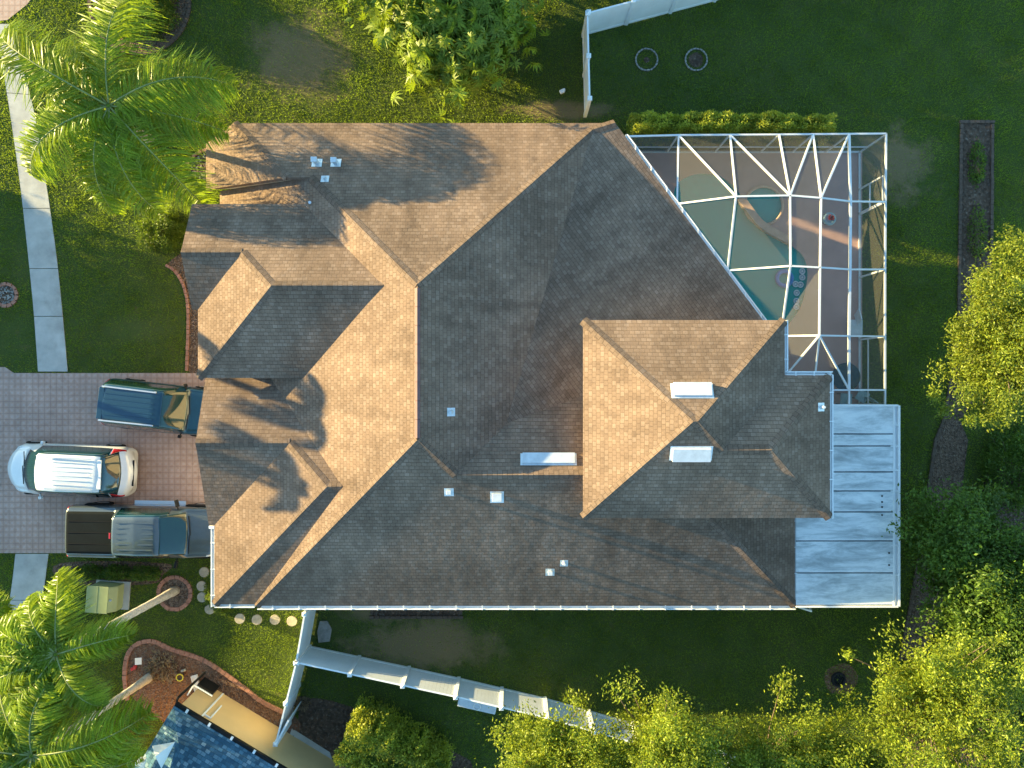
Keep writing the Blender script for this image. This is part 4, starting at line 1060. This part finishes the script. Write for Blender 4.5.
for (x, y), lb in zip(st_px, st_lb):
    p = P(x, y, 0); mb = MB(); mb.cyl((0, 0, -.01), .21, .06, 22, .2); o = mb.build('stepping_stone', M['stone'], bevel=.01); o.location = p; tag(o, lb, 'stepping stone', 'round stepping stones')
p = P(838, 679, 0); t = thing('drain', 'round black drain basin sunk in the shaded lower lawn', 'drain', p)
torus('rim', (0, 0, .05), .25, .05, M['blackplastic'], t); mb = MB(); mb.cyl((0, 0, .0), .23, .02, 20); mb.build('basin', M['blackplastic'], t)
tag(sheet('bare_soil', smooth_loop(pl([(825, 672), (845, 663), (858, 676), (850, 692), (830, 692)]), 4), .006, M['reddirt']), kind='structure')
t = thing('yard_sign', 'small white sign lying in the dirt bed by the upper edging', 'sign', P(141, 659, 0), .3)
mb = MB(); mb.bar((0, -.12, .3), (.1, .14, .34), .24, .02, Vector((.3, 0, .95))); mb.build('board', M['white'], t); mb = MB(); mb.bar((0, 0, 0), (0, 0, .3), .02, .02); mb.build('stake', M['vent'], t)
t = thing('garden_hose_reel', 'small red plastic tool in the dirt bed near the white sign', 'tool', P(134, 668, 0), .4); mb = MB(); mb.box((0, 0, .05), (.22, .12, .09)); mb.cyl((.1, .05, .02), .07, .1, 12); mb.build('body', M['red'], t, bevel=.02)
t = thing('flower_pot', 'yellow rimmed pot with a green plant standing in the dirt bed', 'pot', P(182, 675.5, 0)); torus('rim', (0, 0, .22), .13, .025, M['yellow'], t); mb = MB(); mb.cyl((0, 0, 0), .09, .2, 16, .13); mb.build('pot', M['greybrick'], t)
t = thing('drain_tile', 'pale curved piece of tile lying beside the yellow pot', 'tile', P(184, 670, 0), .3); mb = MB(); mb.box((0, 0, .06), (.2, .1, .1)); mb.build('tile', M['stone'], t, bevel=.03)
t = thing('splash_block', 'long pale splash block lying in the dirt bed by the tan wall', 'splash block', P(197, 684, 0), R(-75))
mb = MB(); mb.box((0, 0, .03), (.75, .2, .06)); mb.box((0, .11, .06), (.75, .03, .1)); mb.box((0, -.11, .06), (.75, .03, .1)); mb.build('block', M['white'], t)
t = thing('meter_cabinet', 'dark box with white frame at the corner of the tan wall', 'cabinet', P(211, 684, 0), -.54)
mb = MB(); mb.box((0, .05, .35), (.7, .14, .7)); mb.build('cabinet', M['blackplastic'], t); mb = MB(); mb.bar((-.42, .17, 1.02), (.42, .17, 1.02), .05, .04); mb.bar((-.42, -.3, 1.02), (-.42, .17, 1.02), .05, .04); mb.build('frame', M['white'], t)
t = thing('landscape_rock', 'flat grey stone slab in the worn grass beside the side fence', 'stone', P(325, 631, 0)); mb = MB()
prism(mb, [(-.25, -.45), (.2, -.4), (.28, .1), (.1, .42), (-.2, .4), (-.3, 0)], 0, .07); mb.build('slab', M['rock'], t, bevel=.02)
rr = random.Random(5)
t = thing('air_conditioner', 'pale unit half hidden behind the long lower white fence', 'air conditioner', P(478, 697, 0), -.22)
mb = MB(); mb.box((0, 0, .45), (1.5, .34, .9)); mb.build('casing', M['vent'], t, bevel=.03); torus('fan_ring', (.0, 0, .92), .13, .02, M['white'], t)
o = tag(MB().build('debris', M['rock']) if False else thing('lawn_ornament', 'tiny white stone lying on the upper lawn near the white fence', 'stone', P(562, 92, 0)), None, None)
mb = MB(); mb.box((0, 0, .06), (.2, .16, .12), .5); mb.box((.08, .05, .08), (.1, .12, .1), .2); mb.build('stone', M['white'], o, bevel=.03)

# ------------------------------------------------------------------ vegetation
def leaves_mesh(name, C, size, mat, parent, rng, up=.5, aspect=.45, droop=0.0, outward=None):
    """C : N x 3 leaf positions; each leaf a folded rhombus of two triangles-pairs"""
    n = len(C)
    d = rng.normal(size=(n, 3)); 
    if outward is not None: d = d * .7 + outward * 1.0
    d[:, 2] = d[:, 2] * .6 - droop + (rng.uniform(-.3, .5, n)); d /= np.linalg.norm(d, axis=1)[:, None]
    nr = rng.normal(size=(n, 3)); nr[:, 2] += up * 3; s_ = np.cross(d, nr); s_ /= np.linalg.norm(s_, axis=1)[:, None] + 1e-9
    nn = np.cross(s_, d); L_ = size * rng.uniform(.6, 1.3, n)[:, None]; W_ = L_ * aspect
    a = C; b = C + d * L_ * .45 + s_ * W_ * .5 - nn * L_ * .06; c = C + d * L_ - nn * L_ * .12; e = C + d * L_ * .45 - s_ * W_ * .5 - nn * L_ * .06; m_ = C + d * L_ * .45 + nn * L_ * .05
    V = np.stack([a, b, c, e, m_], 1).reshape(-1, 3); i = np.arange(n)[:, None] * 5
    Fc = np.concatenate([i + [0, 1, 4], i + [1, 2, 4], i + [2, 3, 4], i + [3, 0, 4]], 0)
    return np_mesh(name, V, Fc, mat, parent)

def clump_points(rng, rad, nclump, per, cr, shell=.55, lumps=5, flat=0, lobed=.78):
    """uneven crown: clumps in a lumpy ellipsoid, leaves round every clump"""
    lump = rng.normal(size=(lumps, 3)); lump /= np.linalg.norm(lump, axis=1)[:, None]; amp = rng.uniform(-.28, .22, lumps)
    u = rng.normal(size=(nclump, 3)); u /= np.linalg.norm(u, axis=1)[:, None]
    if flat: u[:, 2] = np.where(u[:, 2] < 0, u[:, 2] * (1 - flat), u[:, 2])
    r_ = shell + (1 - shell) * rng.uniform(0, 1, nclump) ** .6
    k = 1 + sum(amp[i] * np.clip(u @ lump[i], 0, 1) ** 2 for i in range(lumps))
    cc = u * (r_ * k)[:, None] * np.array(rad)
    # limbs end in separate lobes of unequal reach
    nl_ = max(7, nclump // 11); lc = rng.normal(size=(nl_, 3)); lc /= np.linalg.norm(lc, axis=1)[:, None]; lc[:, 2] = lc[:, 2] * .8 + .1
    lc *= rng.uniform(.45, 1.08, nl_)[:, None] * np.array(rad); who = rng.integers(0, nl_, nclump); sp = rng.uniform(.16, .34, nl_)[who]
    alt = lc[who] + rng.normal(size=(nclump, 3)) * sp[:, None] * np.array(rad); cc = np.where((rng.uniform(size=nclump) < lobed)[:, None], alt, cc)
    rs = cr * rng.uniform(.5, 1.4, nclump)
    off = rng.normal(size=(nclump, per, 3)) * rs[:, None, None] * np.array([.6, .6, .42]); pts = (cc[:, None, :] + off).reshape(-1, 3)
    out = np.repeat(u, per, 0)
    return cc, pts, out

def tree(name, label, cat, px, py, zc, rad, mat, seed, nclump=150, per=90, cr=.4, size=.16, shell=.5, trunk=.14, group=None, up=.5, base=None, bark='bark', aspect=.45, droop=.1, twigs=0, lumps=5):
    rng = np.random.default_rng(seed); c = P(px, py, zc)
    bpos = base if base is not None else Vector((c.x * 1.1, c.y * 1.1, 0))
    t = thing(name, label, cat, bpos, 0, group); rel = Vector((c.x - bpos[0], c.y - bpos[1], zc))
    cc, pts, out = clump_points(rng, rad, nclump, per, cr, shell, lumps)
    off = np.array(rel); 
    keep = (pts[:, 2] + off[2]) > .1
    leaves_mesh('crown', pts[keep] + off, size, mat, t, rng, up, aspect, droop, out[keep])
    b = MB(); fork = rel * .45; b.tube([(0, 0, -.05), tuple(fork * .5 + Vector((.05, .03, 0))), tuple(fork)], [trunk, trunk * .8, trunk * .65], 9)
    for i in range(min(nclump, 46 + twigs)):
        e = Vector(cc[i]) + rel; md = fork.lerp(e, .5) + Vector(rng.normal(size=3) * .12); b.tube([fork, md, e], [trunk * .3, trunk * .16, .01], 5)
    b.build('trunk', M[bark], t, True)
    return t

def palm(label, base_px, zc, nf, fl, seed, lean=(0, 0), crown_px=None, trunk_r=.15, start=0.0, dry=2, azs=None):
    rng = random.Random(seed); bp = P(*base_px, 0); top = P(*crown_px, zc)
    t = thing('palm_tree', label, 'palm tree', bp); rel = top - bp
    b = MB(); n = 26; pts = []; rd = []
    for i in range(n + 1):
        s_ = i / n; bend = math.sin(s_ * math.pi) * .12; pts.append(Vector((rel.x * (s_ * .75 + .25 * s_ * s_), rel.y * (s_ * .75 + .25 * s_ * s_), rel.z * s_))); rd.append(trunk_r * (1.25 - .3 * min(1, s_ * 5) - .15 * s_) * (1 + (.05 if i % 2 else -.02)))
    pts[0].z = -.05; b.tube(pts, rd, 14); b.build('trunk', M['trunk'], t, True)
    b = MB(); b.tube([rel - Vector((0, 0, .5)), rel + Vector((0, 0, .1)), rel + Vector((0, 0, .3))], [trunk_r * 1.0, trunk_r * .9, .03], 10); b.build('crownshaft', M['frond'], t, True)
    for k in range(nf):
        az = (azs[k] if azs else start + k * 2.39996) + rng.uniform(-.12, .12); tier = k / nf
        L_ = fl * rng.uniform(.78, 1.14); rise = .9 - 1.1 * tier + rng.uniform(-.15, .15); dr = 1.2 + 1.5 * tier
        if azs: rise = rng.choice([.9, .65, .4, .2]); dr = rng.uniform(1.6, 2.3)
        sw = rng.uniform(-.5, .5); pts = []; m_ = 26; isdry = (k >= nf - dry)
        for i in range(m_ + 1):
            s_ = i / m_; r_ = L_ * (s_ - .13 * s_ ** 3); a = az + sw * s_ * s_ * .5
            pts.append(np.array([r_ * math.cos(a), r_ * math.sin(a), .2 + rise * L_ * .55 * s_ - dr * L_ * .32 * s_ ** 2.2]) + np.array(rel))
        V = []; Fc = []
        def quadstrip(p, d1, side, ln_, w_, drp, nrm):
            tip = ln_
            q0 = p; q1 = p + d1 * ln_ * .5 + np.array([0, 0, .02]); q2 = p + d1 * ln_ + np.array([0, 0, -drp * ln_])
            s0 = side * w_ * .5; b0 = len(V)
            V.extend([q0 - s0 * .5, q0 + s0 * .5, q1 - s0, q1 + s0, q2 - s0 * .15, q2 + s0 * .15]); Fc.extend([(b0, b0 + 1, b0 + 3, b0 + 2), (b0 + 2, b0 + 3, b0 + 5, b0 + 4)])
        nl = 84
        for i in range(4, nl):
            s_ = i / nl; f_ = s_ * m_; i0 = min(m_ - 1, int(f_)); fr_ = f_ - i0; p_ = pts[i0] * (1 - fr_) + pts[i0 + 1] * fr_; tg = pts[i0 + 1] - pts[i0]; tg /= np.linalg.norm(tg)
            sd_ = np.cross(tg, [0, 0, 1]); sd_ /= np.linalg.norm(sd_); ln0 = 1.12 * math.sin(math.pi * min(1, .16 + .80 * s_)) ** .8 * (L_ / 3.6)
            for sg in (-1, 1):
                for rep in range(2):
                    zz = rng.uniform(-.35, .45); d1 = sd_ * sg + tg * rng.uniform(.35, .75) + np.array([0, 0, zz]); d1 /= np.linalg.norm(d1)
                    wd = np.cross(d1, [rng.uniform(-.6, .6), rng.uniform(-.6, .6), 1]); wd /= np.linalg.norm(wd)
                    quadstrip(p_, d1, wd, ln0 * rng.uniform(.75, 1.1), .046, rng.uniform(.3, .9), None)
        fo = np_mesh('frond', np.array(V), np.array(Fc), M['drymat'] if isdry and dry else M['frond'], t)
        b = MB(); b.tube([Vector(p_) for p_ in pts[::3]], [.035 - .003 * i for i in range(len(pts[::3]))], 6); b.build('frond_stalk', M['rachis'], fo, True)
    return t

dg = lambda *a: [R(x) for x in a]
palm('bright feathery palm at the upper left shading the brown roof', (150, 140), 5.3, 10, 4.6, 11, crown_px=(112, 108), azs=dg(133, 92, 30, -8, -44, -84, -116, -146, 172, 150), dry=0)
palm('leaning palm rooted in the terracotta ring below the pickup', (176, 590), 6.6, 11, 2.75, 12, crown_px=(60, 652), azs=dg(84, 118, 150, 178, 205, 235, 262, 300, 15, 135, 190), dry=0)
palm('leaning palm rooted in the bare dirt bed beside the blue roof', (150, 677), 6.8, 12, 3.7, 13, crown_px=(36, 752), azs=dg(14, 100, 128, 155, 180, 210, 240, 270, 300, 335, 165, 82), dry=0)
palm('palm at the left picture edge behind the leaning palms', (40, 640), 5.5, 13, 3.0, 14, crown_px=(-40, 668), start=.2, dry=0)

for (wx, wy, z_, sd_, lb) in ((-24, 4.9, 6.95, 15, 'palm beyond the left picture edge opposite the front lawn'), (-25, 2.5, 6.95, 16, 'palm beyond the left picture edge opposite the driveway')):
    k_ = F / (H - z_); palm(lb, (512 + wx * F / H, 384 - wy * F / H), z_, 6, 1.8, sd_, crown_px=(512 + wx * k_, 384 - wy * k_), start=sd_, dry=0)
# fan leaved crown at the top
def fan_tree(label, px, py, zc, rad, seed, nfan=900):
    rng = np.random.default_rng(seed); c = P(px, py, zc); t = thing('broadleaf_tree', label, 'tree', (c.x, c.y, 0))
    cc, pts, out = clump_points(rng, rad, nfan, 1, .2, .6, 6, 0, .25); V = []; Fc = []
    for k in range(nfan):
        o = pts[k] + np.array([0, 0, zc]); u = out[k] + np.array([0, 0, .5]) + rng.normal(size=3) * .35; u /= np.linalg.norm(u)
        x = np.cross(u, [.3, .2, .9]); x /= np.linalg.norm(x); y = np.cross(u, x); nl = rng.integers(9, 14); s_ = rng.uniform(.28, .5); a0 = rng.uniform(0, 6.3)
        for j in range(nl):
            a = a0 + j * 2 * math.pi / nl * .9 + rng.uniform(-.1, .1); d = x * math.cos(a) + y * math.sin(a); w_ = np.cross(u, d); L_ = s_ * rng.uniform(.75, 1.1)
            b0 = len(V); V += [o, o + d * L_ * .5 + w_ * L_ * .11 + u * .03, o + d * L_ - u * L_ * .3 - np.array([0, 0, .06]), o + d * L_ * .5 - w_ * L_ * .11 + u * .03]; Fc.append((b0, b0 + 1, b0 + 2, b0 + 3))
    np_mesh('crown', np.array(V), np.array(Fc), M['leaf_fan'], t)
    b = MB(); b.tube([(0, 0, -.05), (.1, 0, 1.0), (0, .1, zc * .6)], [.16, .13, .1], 9)
    for i in range(50): b.tube([(0, .1, zc * .5), tuple(cc[i] * .5 + np.array([0, 0, zc * .75])), tuple(cc[i] + np.array([0, 0, zc]))], [.06, .03, .012], 5)
    b.build('trunk', M['bark'], t, True)
fan_tree('dense tree with fan shaped leaf clusters standing above the roof at the top', 452, 14, 2.2, (2.7, 2.75, 1.5), 21, 1900)

tree('broadleaf_tree', 'round golden green tree cut by the right picture edge beside the narrow bed', 'tree', 1012, 338, 4.4, (1.9, 2.8, 1.7), M['leaf_right'], 31, 300, 150, .36, .12, .3)
tree('broadleaf_tree', 'dark green tree right of the metal patio roof', 'tree', 962, 548, 3.2, (1.7, 2.1, 1.5), M['leaf_dark'], 32, 200, 120, .42, .15, .2)
tree('broadleaf_tree', 'dark green tree behind the patio roof trees at the right picture edge', 'tree', 1012, 590, 3.4, (2.1, 2.9, 1.6), M['leaf_dark'], 33, 230, 120, .46, .14, .4)
tree('broadleaf_tree', 'dark leafy tree filling the lower right corner gap', 'tree', 1030, 720, 3.0, (2.0, 2.8, 1.6), M['leaf_dark'], 38, 180, 100, .42, .14, .4)
tree('broadleaf_tree', 'large bright yellow green tree with open branches at the lower right', 'tree', 945, 712, 5.4, (2.5, 2.4, 1.7), M['leaf_yellow'], 34, 320, 120, .34, .115, .25, twigs=60, lumps=8)
tree('broadleaf_tree', 'yellow green tree crown hiding the end of the long white fence', 'tree', 560, 765, 5.2, (2.1, 1.8, 1.5), M['leaf_yellow'], 35, 270, 120, .33, .11, .3, twigs=50, lumps=8, group=None)
tree('broadleaf_tree', 'yellow green tree with upright shoots at the middle of the lower edge', 'tree', 668, 762, 5.5, (1.9, 1.8, 1.6), M['leaf_yellow'], 36, 270, 120, .33, .11, .3, twigs=50, lumps=9)
tree('broadleaf_tree', 'smaller yellow green tree left of the large one at the lower right', 'tree', 778, 778, 5.0, (2.4, 1.8, 1.5), M['leaf_yellow'], 37, 270, 120, .33, .11, .3, twigs=50, lumps=9)
tree('broadleaf_tree', 'low yellow green crown between the two brighter trees on the lower edge', 'tree', 850, 785, 4.6, (1.7, 1.5, 1.3), M['leaf_yellow'], 43, 200, 110, .33, .11, .3, twigs=40, lumps=9)
# unseen trees added beyond the frame for the shade they cast on the lawns
tree('broadleaf_tree', 'unseen dense green tree added beyond the top picture edge to shade the back lawn', 'tree', 395, -130, 4.5, (3.4, 3.0, 2.6), M['leaf_mid'], 41, 150, 90, .6, .3, .3)

tree('broadleaf_tree', 'unseen round green tree added beyond the left picture edge to shade the front lawn', 'tree', -350, 170, 3.0, (2.4, 3.0, 1.5), M['leaf_mid'], 42, 120, 90, .6, .3, .2)  # unseen, added to throw shade on the front lawn
# shrubs and hedges
def hedge(name, label, path, hw, h, mat, seed, per_m=900, size=.085, cat='hedge', z0=.05):
    rng = np.random.default_rng(seed); pts = [Vector(p) for p in path]; o = pts[0]; C = []; out = []; core = MB()
    for i in range(len(pts) - 1):
        a, b = pts[i], pts[i + 1]; d = (b - a); ln_ = d.length; d.normalize(); s_ = Vector((-d.y, d.x, 0)); n = int(per_m * ln_)
        tt = rng.uniform(-.03, 1.03, n) * ln_; an = rng.uniform(0, math.pi, n); lump = 1 + .05 * np.sin(tt * 3.1 + i) + .05 * np.sin(tt * 8.3 + an * 3)
        # rounded box section
        cx = np.sign(np.cos(an)) * np.abs(np.cos(an)) ** .5 * hw * lump * rng.uniform(.82, 1.05, n); cz = np.abs(np.sin(an)) ** .5 * h * lump * rng.uniform(.85, 1.05, n)
        P_ = np.array(a - o)[None] + np.array(d)[None] * tt[:, None] + np.array(s_)[None] * cx[:, None]; P_[:, 2] = np.maximum(cz, z0); C.append(P_)
        ou = np.array(s_)[None] * np.cos(an)[:, None] + np.array([0, 0, 1.0])[None] * np.sin(an)[:, None]; out.append(ou)
        core.bar(a - o + Vector((0, 0, h * .42)), b - o + Vector((0, 0, h * .42)), hw * 1.6, h * .8)
    t = thing(name, label, cat, o); leaves_mesh('foliage', np.concatenate(C), size, mat, t, rng, .4, .5, 0, np.concatenate(out)); core.build('stems', M['leaf_dark'], t); return t
hp_ = [P(626, 139, 0), P(700, 138, 0), P(760, 138.5, 0), P(812, 141, 0)]
hedge('hedge', 'clipped flowering hedge along the top side of the pool cage', hp_, .36, 2.15, M['leaf_hedge'], 51, 3000, .1)
def shrub(label, px, py, rx, ry, h, mat, seed, n=5000, size=.09, name='shrub'):
    rng = np.random.default_rng(seed); c = P(px, py, 0); t = thing(name, label, 'shrub', c)
    u = rng.normal(size=(n, 3)); u[:, 2] = np.abs(u[:, 2]); u /= np.linalg.norm(u, axis=1)[:, None]
    k = 1 + .10 * np.sin(u[:, 0] * 7 + seed) + .10 * np.sin(u[:, 1] * 9) + .06 * np.sin(u[:, 2] * 13 + u[:, 0] * 15); r_ = rng.uniform(.62, 1.04, n) * k
    pts = u * r_[:, None] * np.array([rx, ry, h]); pts[:, 2] = np.maximum(pts[:, 2], .04)
    leaves_mesh('foliage', pts, size, mat, t, rng, .4, .5, 0, u)
    b = MB()
    for i in range(14): b.tube([(0, 0, 0), tuple(pts[i] * .5), tuple(pts[i])], [.03, .02, .006], 5)
    b.build('stems', M['bark'], t); return t
shrub('big clipped round shrub inside the brick ring at the top left', 140, 0, 1.75, 1.75, 1.5, M['leaf_mid'], 61, 26000, .085)
shrub('loose green shrub in front of the house between palm and mulch strip', 165, 232, .95, .85, 1.1, M['leaf_mid'], 62, 9000, .09)
shrub('tiny weed patch beside the garage stepping stones', 213, 590, .25, .7, .45, M['leaf_mid'], 63, 1200, .07)
shrub('small green shrub at the corner of the garage gutter', 224, 606, .35, .25, .5, M['leaf_mid'], 64, 1200, .07)
shrub('dark low shrub left of the utility box strip', 92, 572, .75, .28, .45, M['leaf_dark'], 65, 2500, .07)
shrub('dark low shrub above the utility box', 118, 572, .6, .28, .45, M['leaf_dark'], 66, 2200, .07)
shrub('dark low shrub right of the utility box strip', 146, 573, .7, .28, .45, M['leaf_dark'], 67, 2400, .07)
shrub('small dry brown weed between the fence and the clipped hedge', 302, 703, .3, .25, .3, M['drymat'], 68, 500, .08)
hedge('hedge', 'dense clipped hedge below the long fence at the lower edge', [P(354, 716, 0), P(378, 726, 0), P(412, 742, 0), P(440, 762, 0)], 1.0, 2.3, M['leaf_hedge'], 52, 3600, .12)
shrub('dark tangle of undergrowth at the right picture edge below the golden tree', 1010, 470, 1.3, 1.6, .9, M['leaf_dark'], 69, 9000, .1)
shrub('dark undergrowth at the foot of the dark green trees', 1000, 660, 1.6, 1.8, .9, M['leaf_dark'], 70, 6000, .12)
shrub('thin weedy plants growing in the narrow bed at the right', 976, 165, .3, .9, .3, M['leaf_dark'], 71, 700, .1)
shrub('patch of weeds lower in the narrow bed at the right', 976, 235, .35, 1.1, .35, M['leaf_mid'], 72, 600, .1)
shrub('dry twiggy plant in the dirt bed beside the leaning trunk', 163, 668, .65, .6, .22, M['drymat'], 73, 420, .13)

# grass
def inside(X_, Y_, loop):
    r = np.zeros(len(X_), bool); n = len(loop)
    for i in range(n):
        x1_, y1_ = loop[i]; x2_, y2_ = loop[(i + 1) % n]
        if y1_ == y2_: continue
        c_ = ((y1_ > Y_) != (y2_ > Y_)) & (X_ < (x2_ - x1_) * (Y_ - y1_) / (y2_ - y1_) + x1_); r ^= c_
    return r
rng = np.random.default_rng(5)
NB = 1050000
gx = rng.uniform(-21.5, 21.5, NB); gyv = rng.uniform(-16.3, 16.3, NB)
excl = [drive, pl(street_px), deck, [(-8.8, 9.0), (3.4, 9.0), (9.5, 2.0), (10.5, -7.7), (-10.2, -7.7), (-10.8, 6.0)], pl(swL + swR[::-1]), pl([(16, 553), (10, 600), (0, 640), (-20, 720), (10, 720), (30, 640), (42, 600), (49, 553)])] + beds
keep = np.ones(NB, bool)
for e in excl: keep &= ~inside(gx, gyv, e)
for (px, py, rx, ry) in WORN:
    p = P(px, py); d = np.hypot((gx - p.x) / (rx / 25), (gyv - p.y) / (ry / 25)); keep &= ~((d < 1.15) & (rng.uniform(0, 1, NB) < np.clip(1.25 - d, 0, .85)))
cl = np.sin(gx * 1.7 + np.sin(gyv * 1.3) * 2) * np.sin(gyv * 2.1 + np.sin(gx * .9) * 2); keep &= rng.uniform(0, 1, NB) < .78 + .2 * cl
gx = gx[keep]; gyv = gyv[keep]; n = len(gx)
a = rng.uniform(0, 2 * math.pi, n); hh = rng.uniform(.04, .085, n) * (1 + .25 * np.sin(gx * 3) * np.sin(gyv * 3.3)); ww = rng.uniform(.008, .015, n); la = rng.uniform(0, 2 * math.pi, n); ll = rng.uniform(.0, .08, n)
b_ = np.stack([gx, gyv, np.zeros(n)], 1); s_ = np.stack([np.cos(a), np.sin(a), np.zeros(n)], 1) * ww[:, None]
tip = b_ + np.stack([np.cos(la) * ll, np.sin(la) * ll, hh], 1)
V = np.stack([b_ - s_, b_ + s_, tip], 1).reshape(-1, 3)
tag(np_mesh('grass', V, np.arange(3 * n).reshape(-1, 3), M['grass']), 'short green lawn grass around the house', 'grass', kind='stuff')
# fallen leaves under the lower right tree
rng = np.random.default_rng(8); n = 260; C = np.stack([rng.normal(13.3, 1.3, n), rng.normal(-9.6, 1.1, n), np.full(n, .06)], 1)
o = leaves_mesh('fallen_leaves', C, .09, M['leaf_yellow'], None, rng, 1.5); tag(o, 'yellow fallen leaves scattered on the shaded lower lawn', 'leaves', kind='stuff')
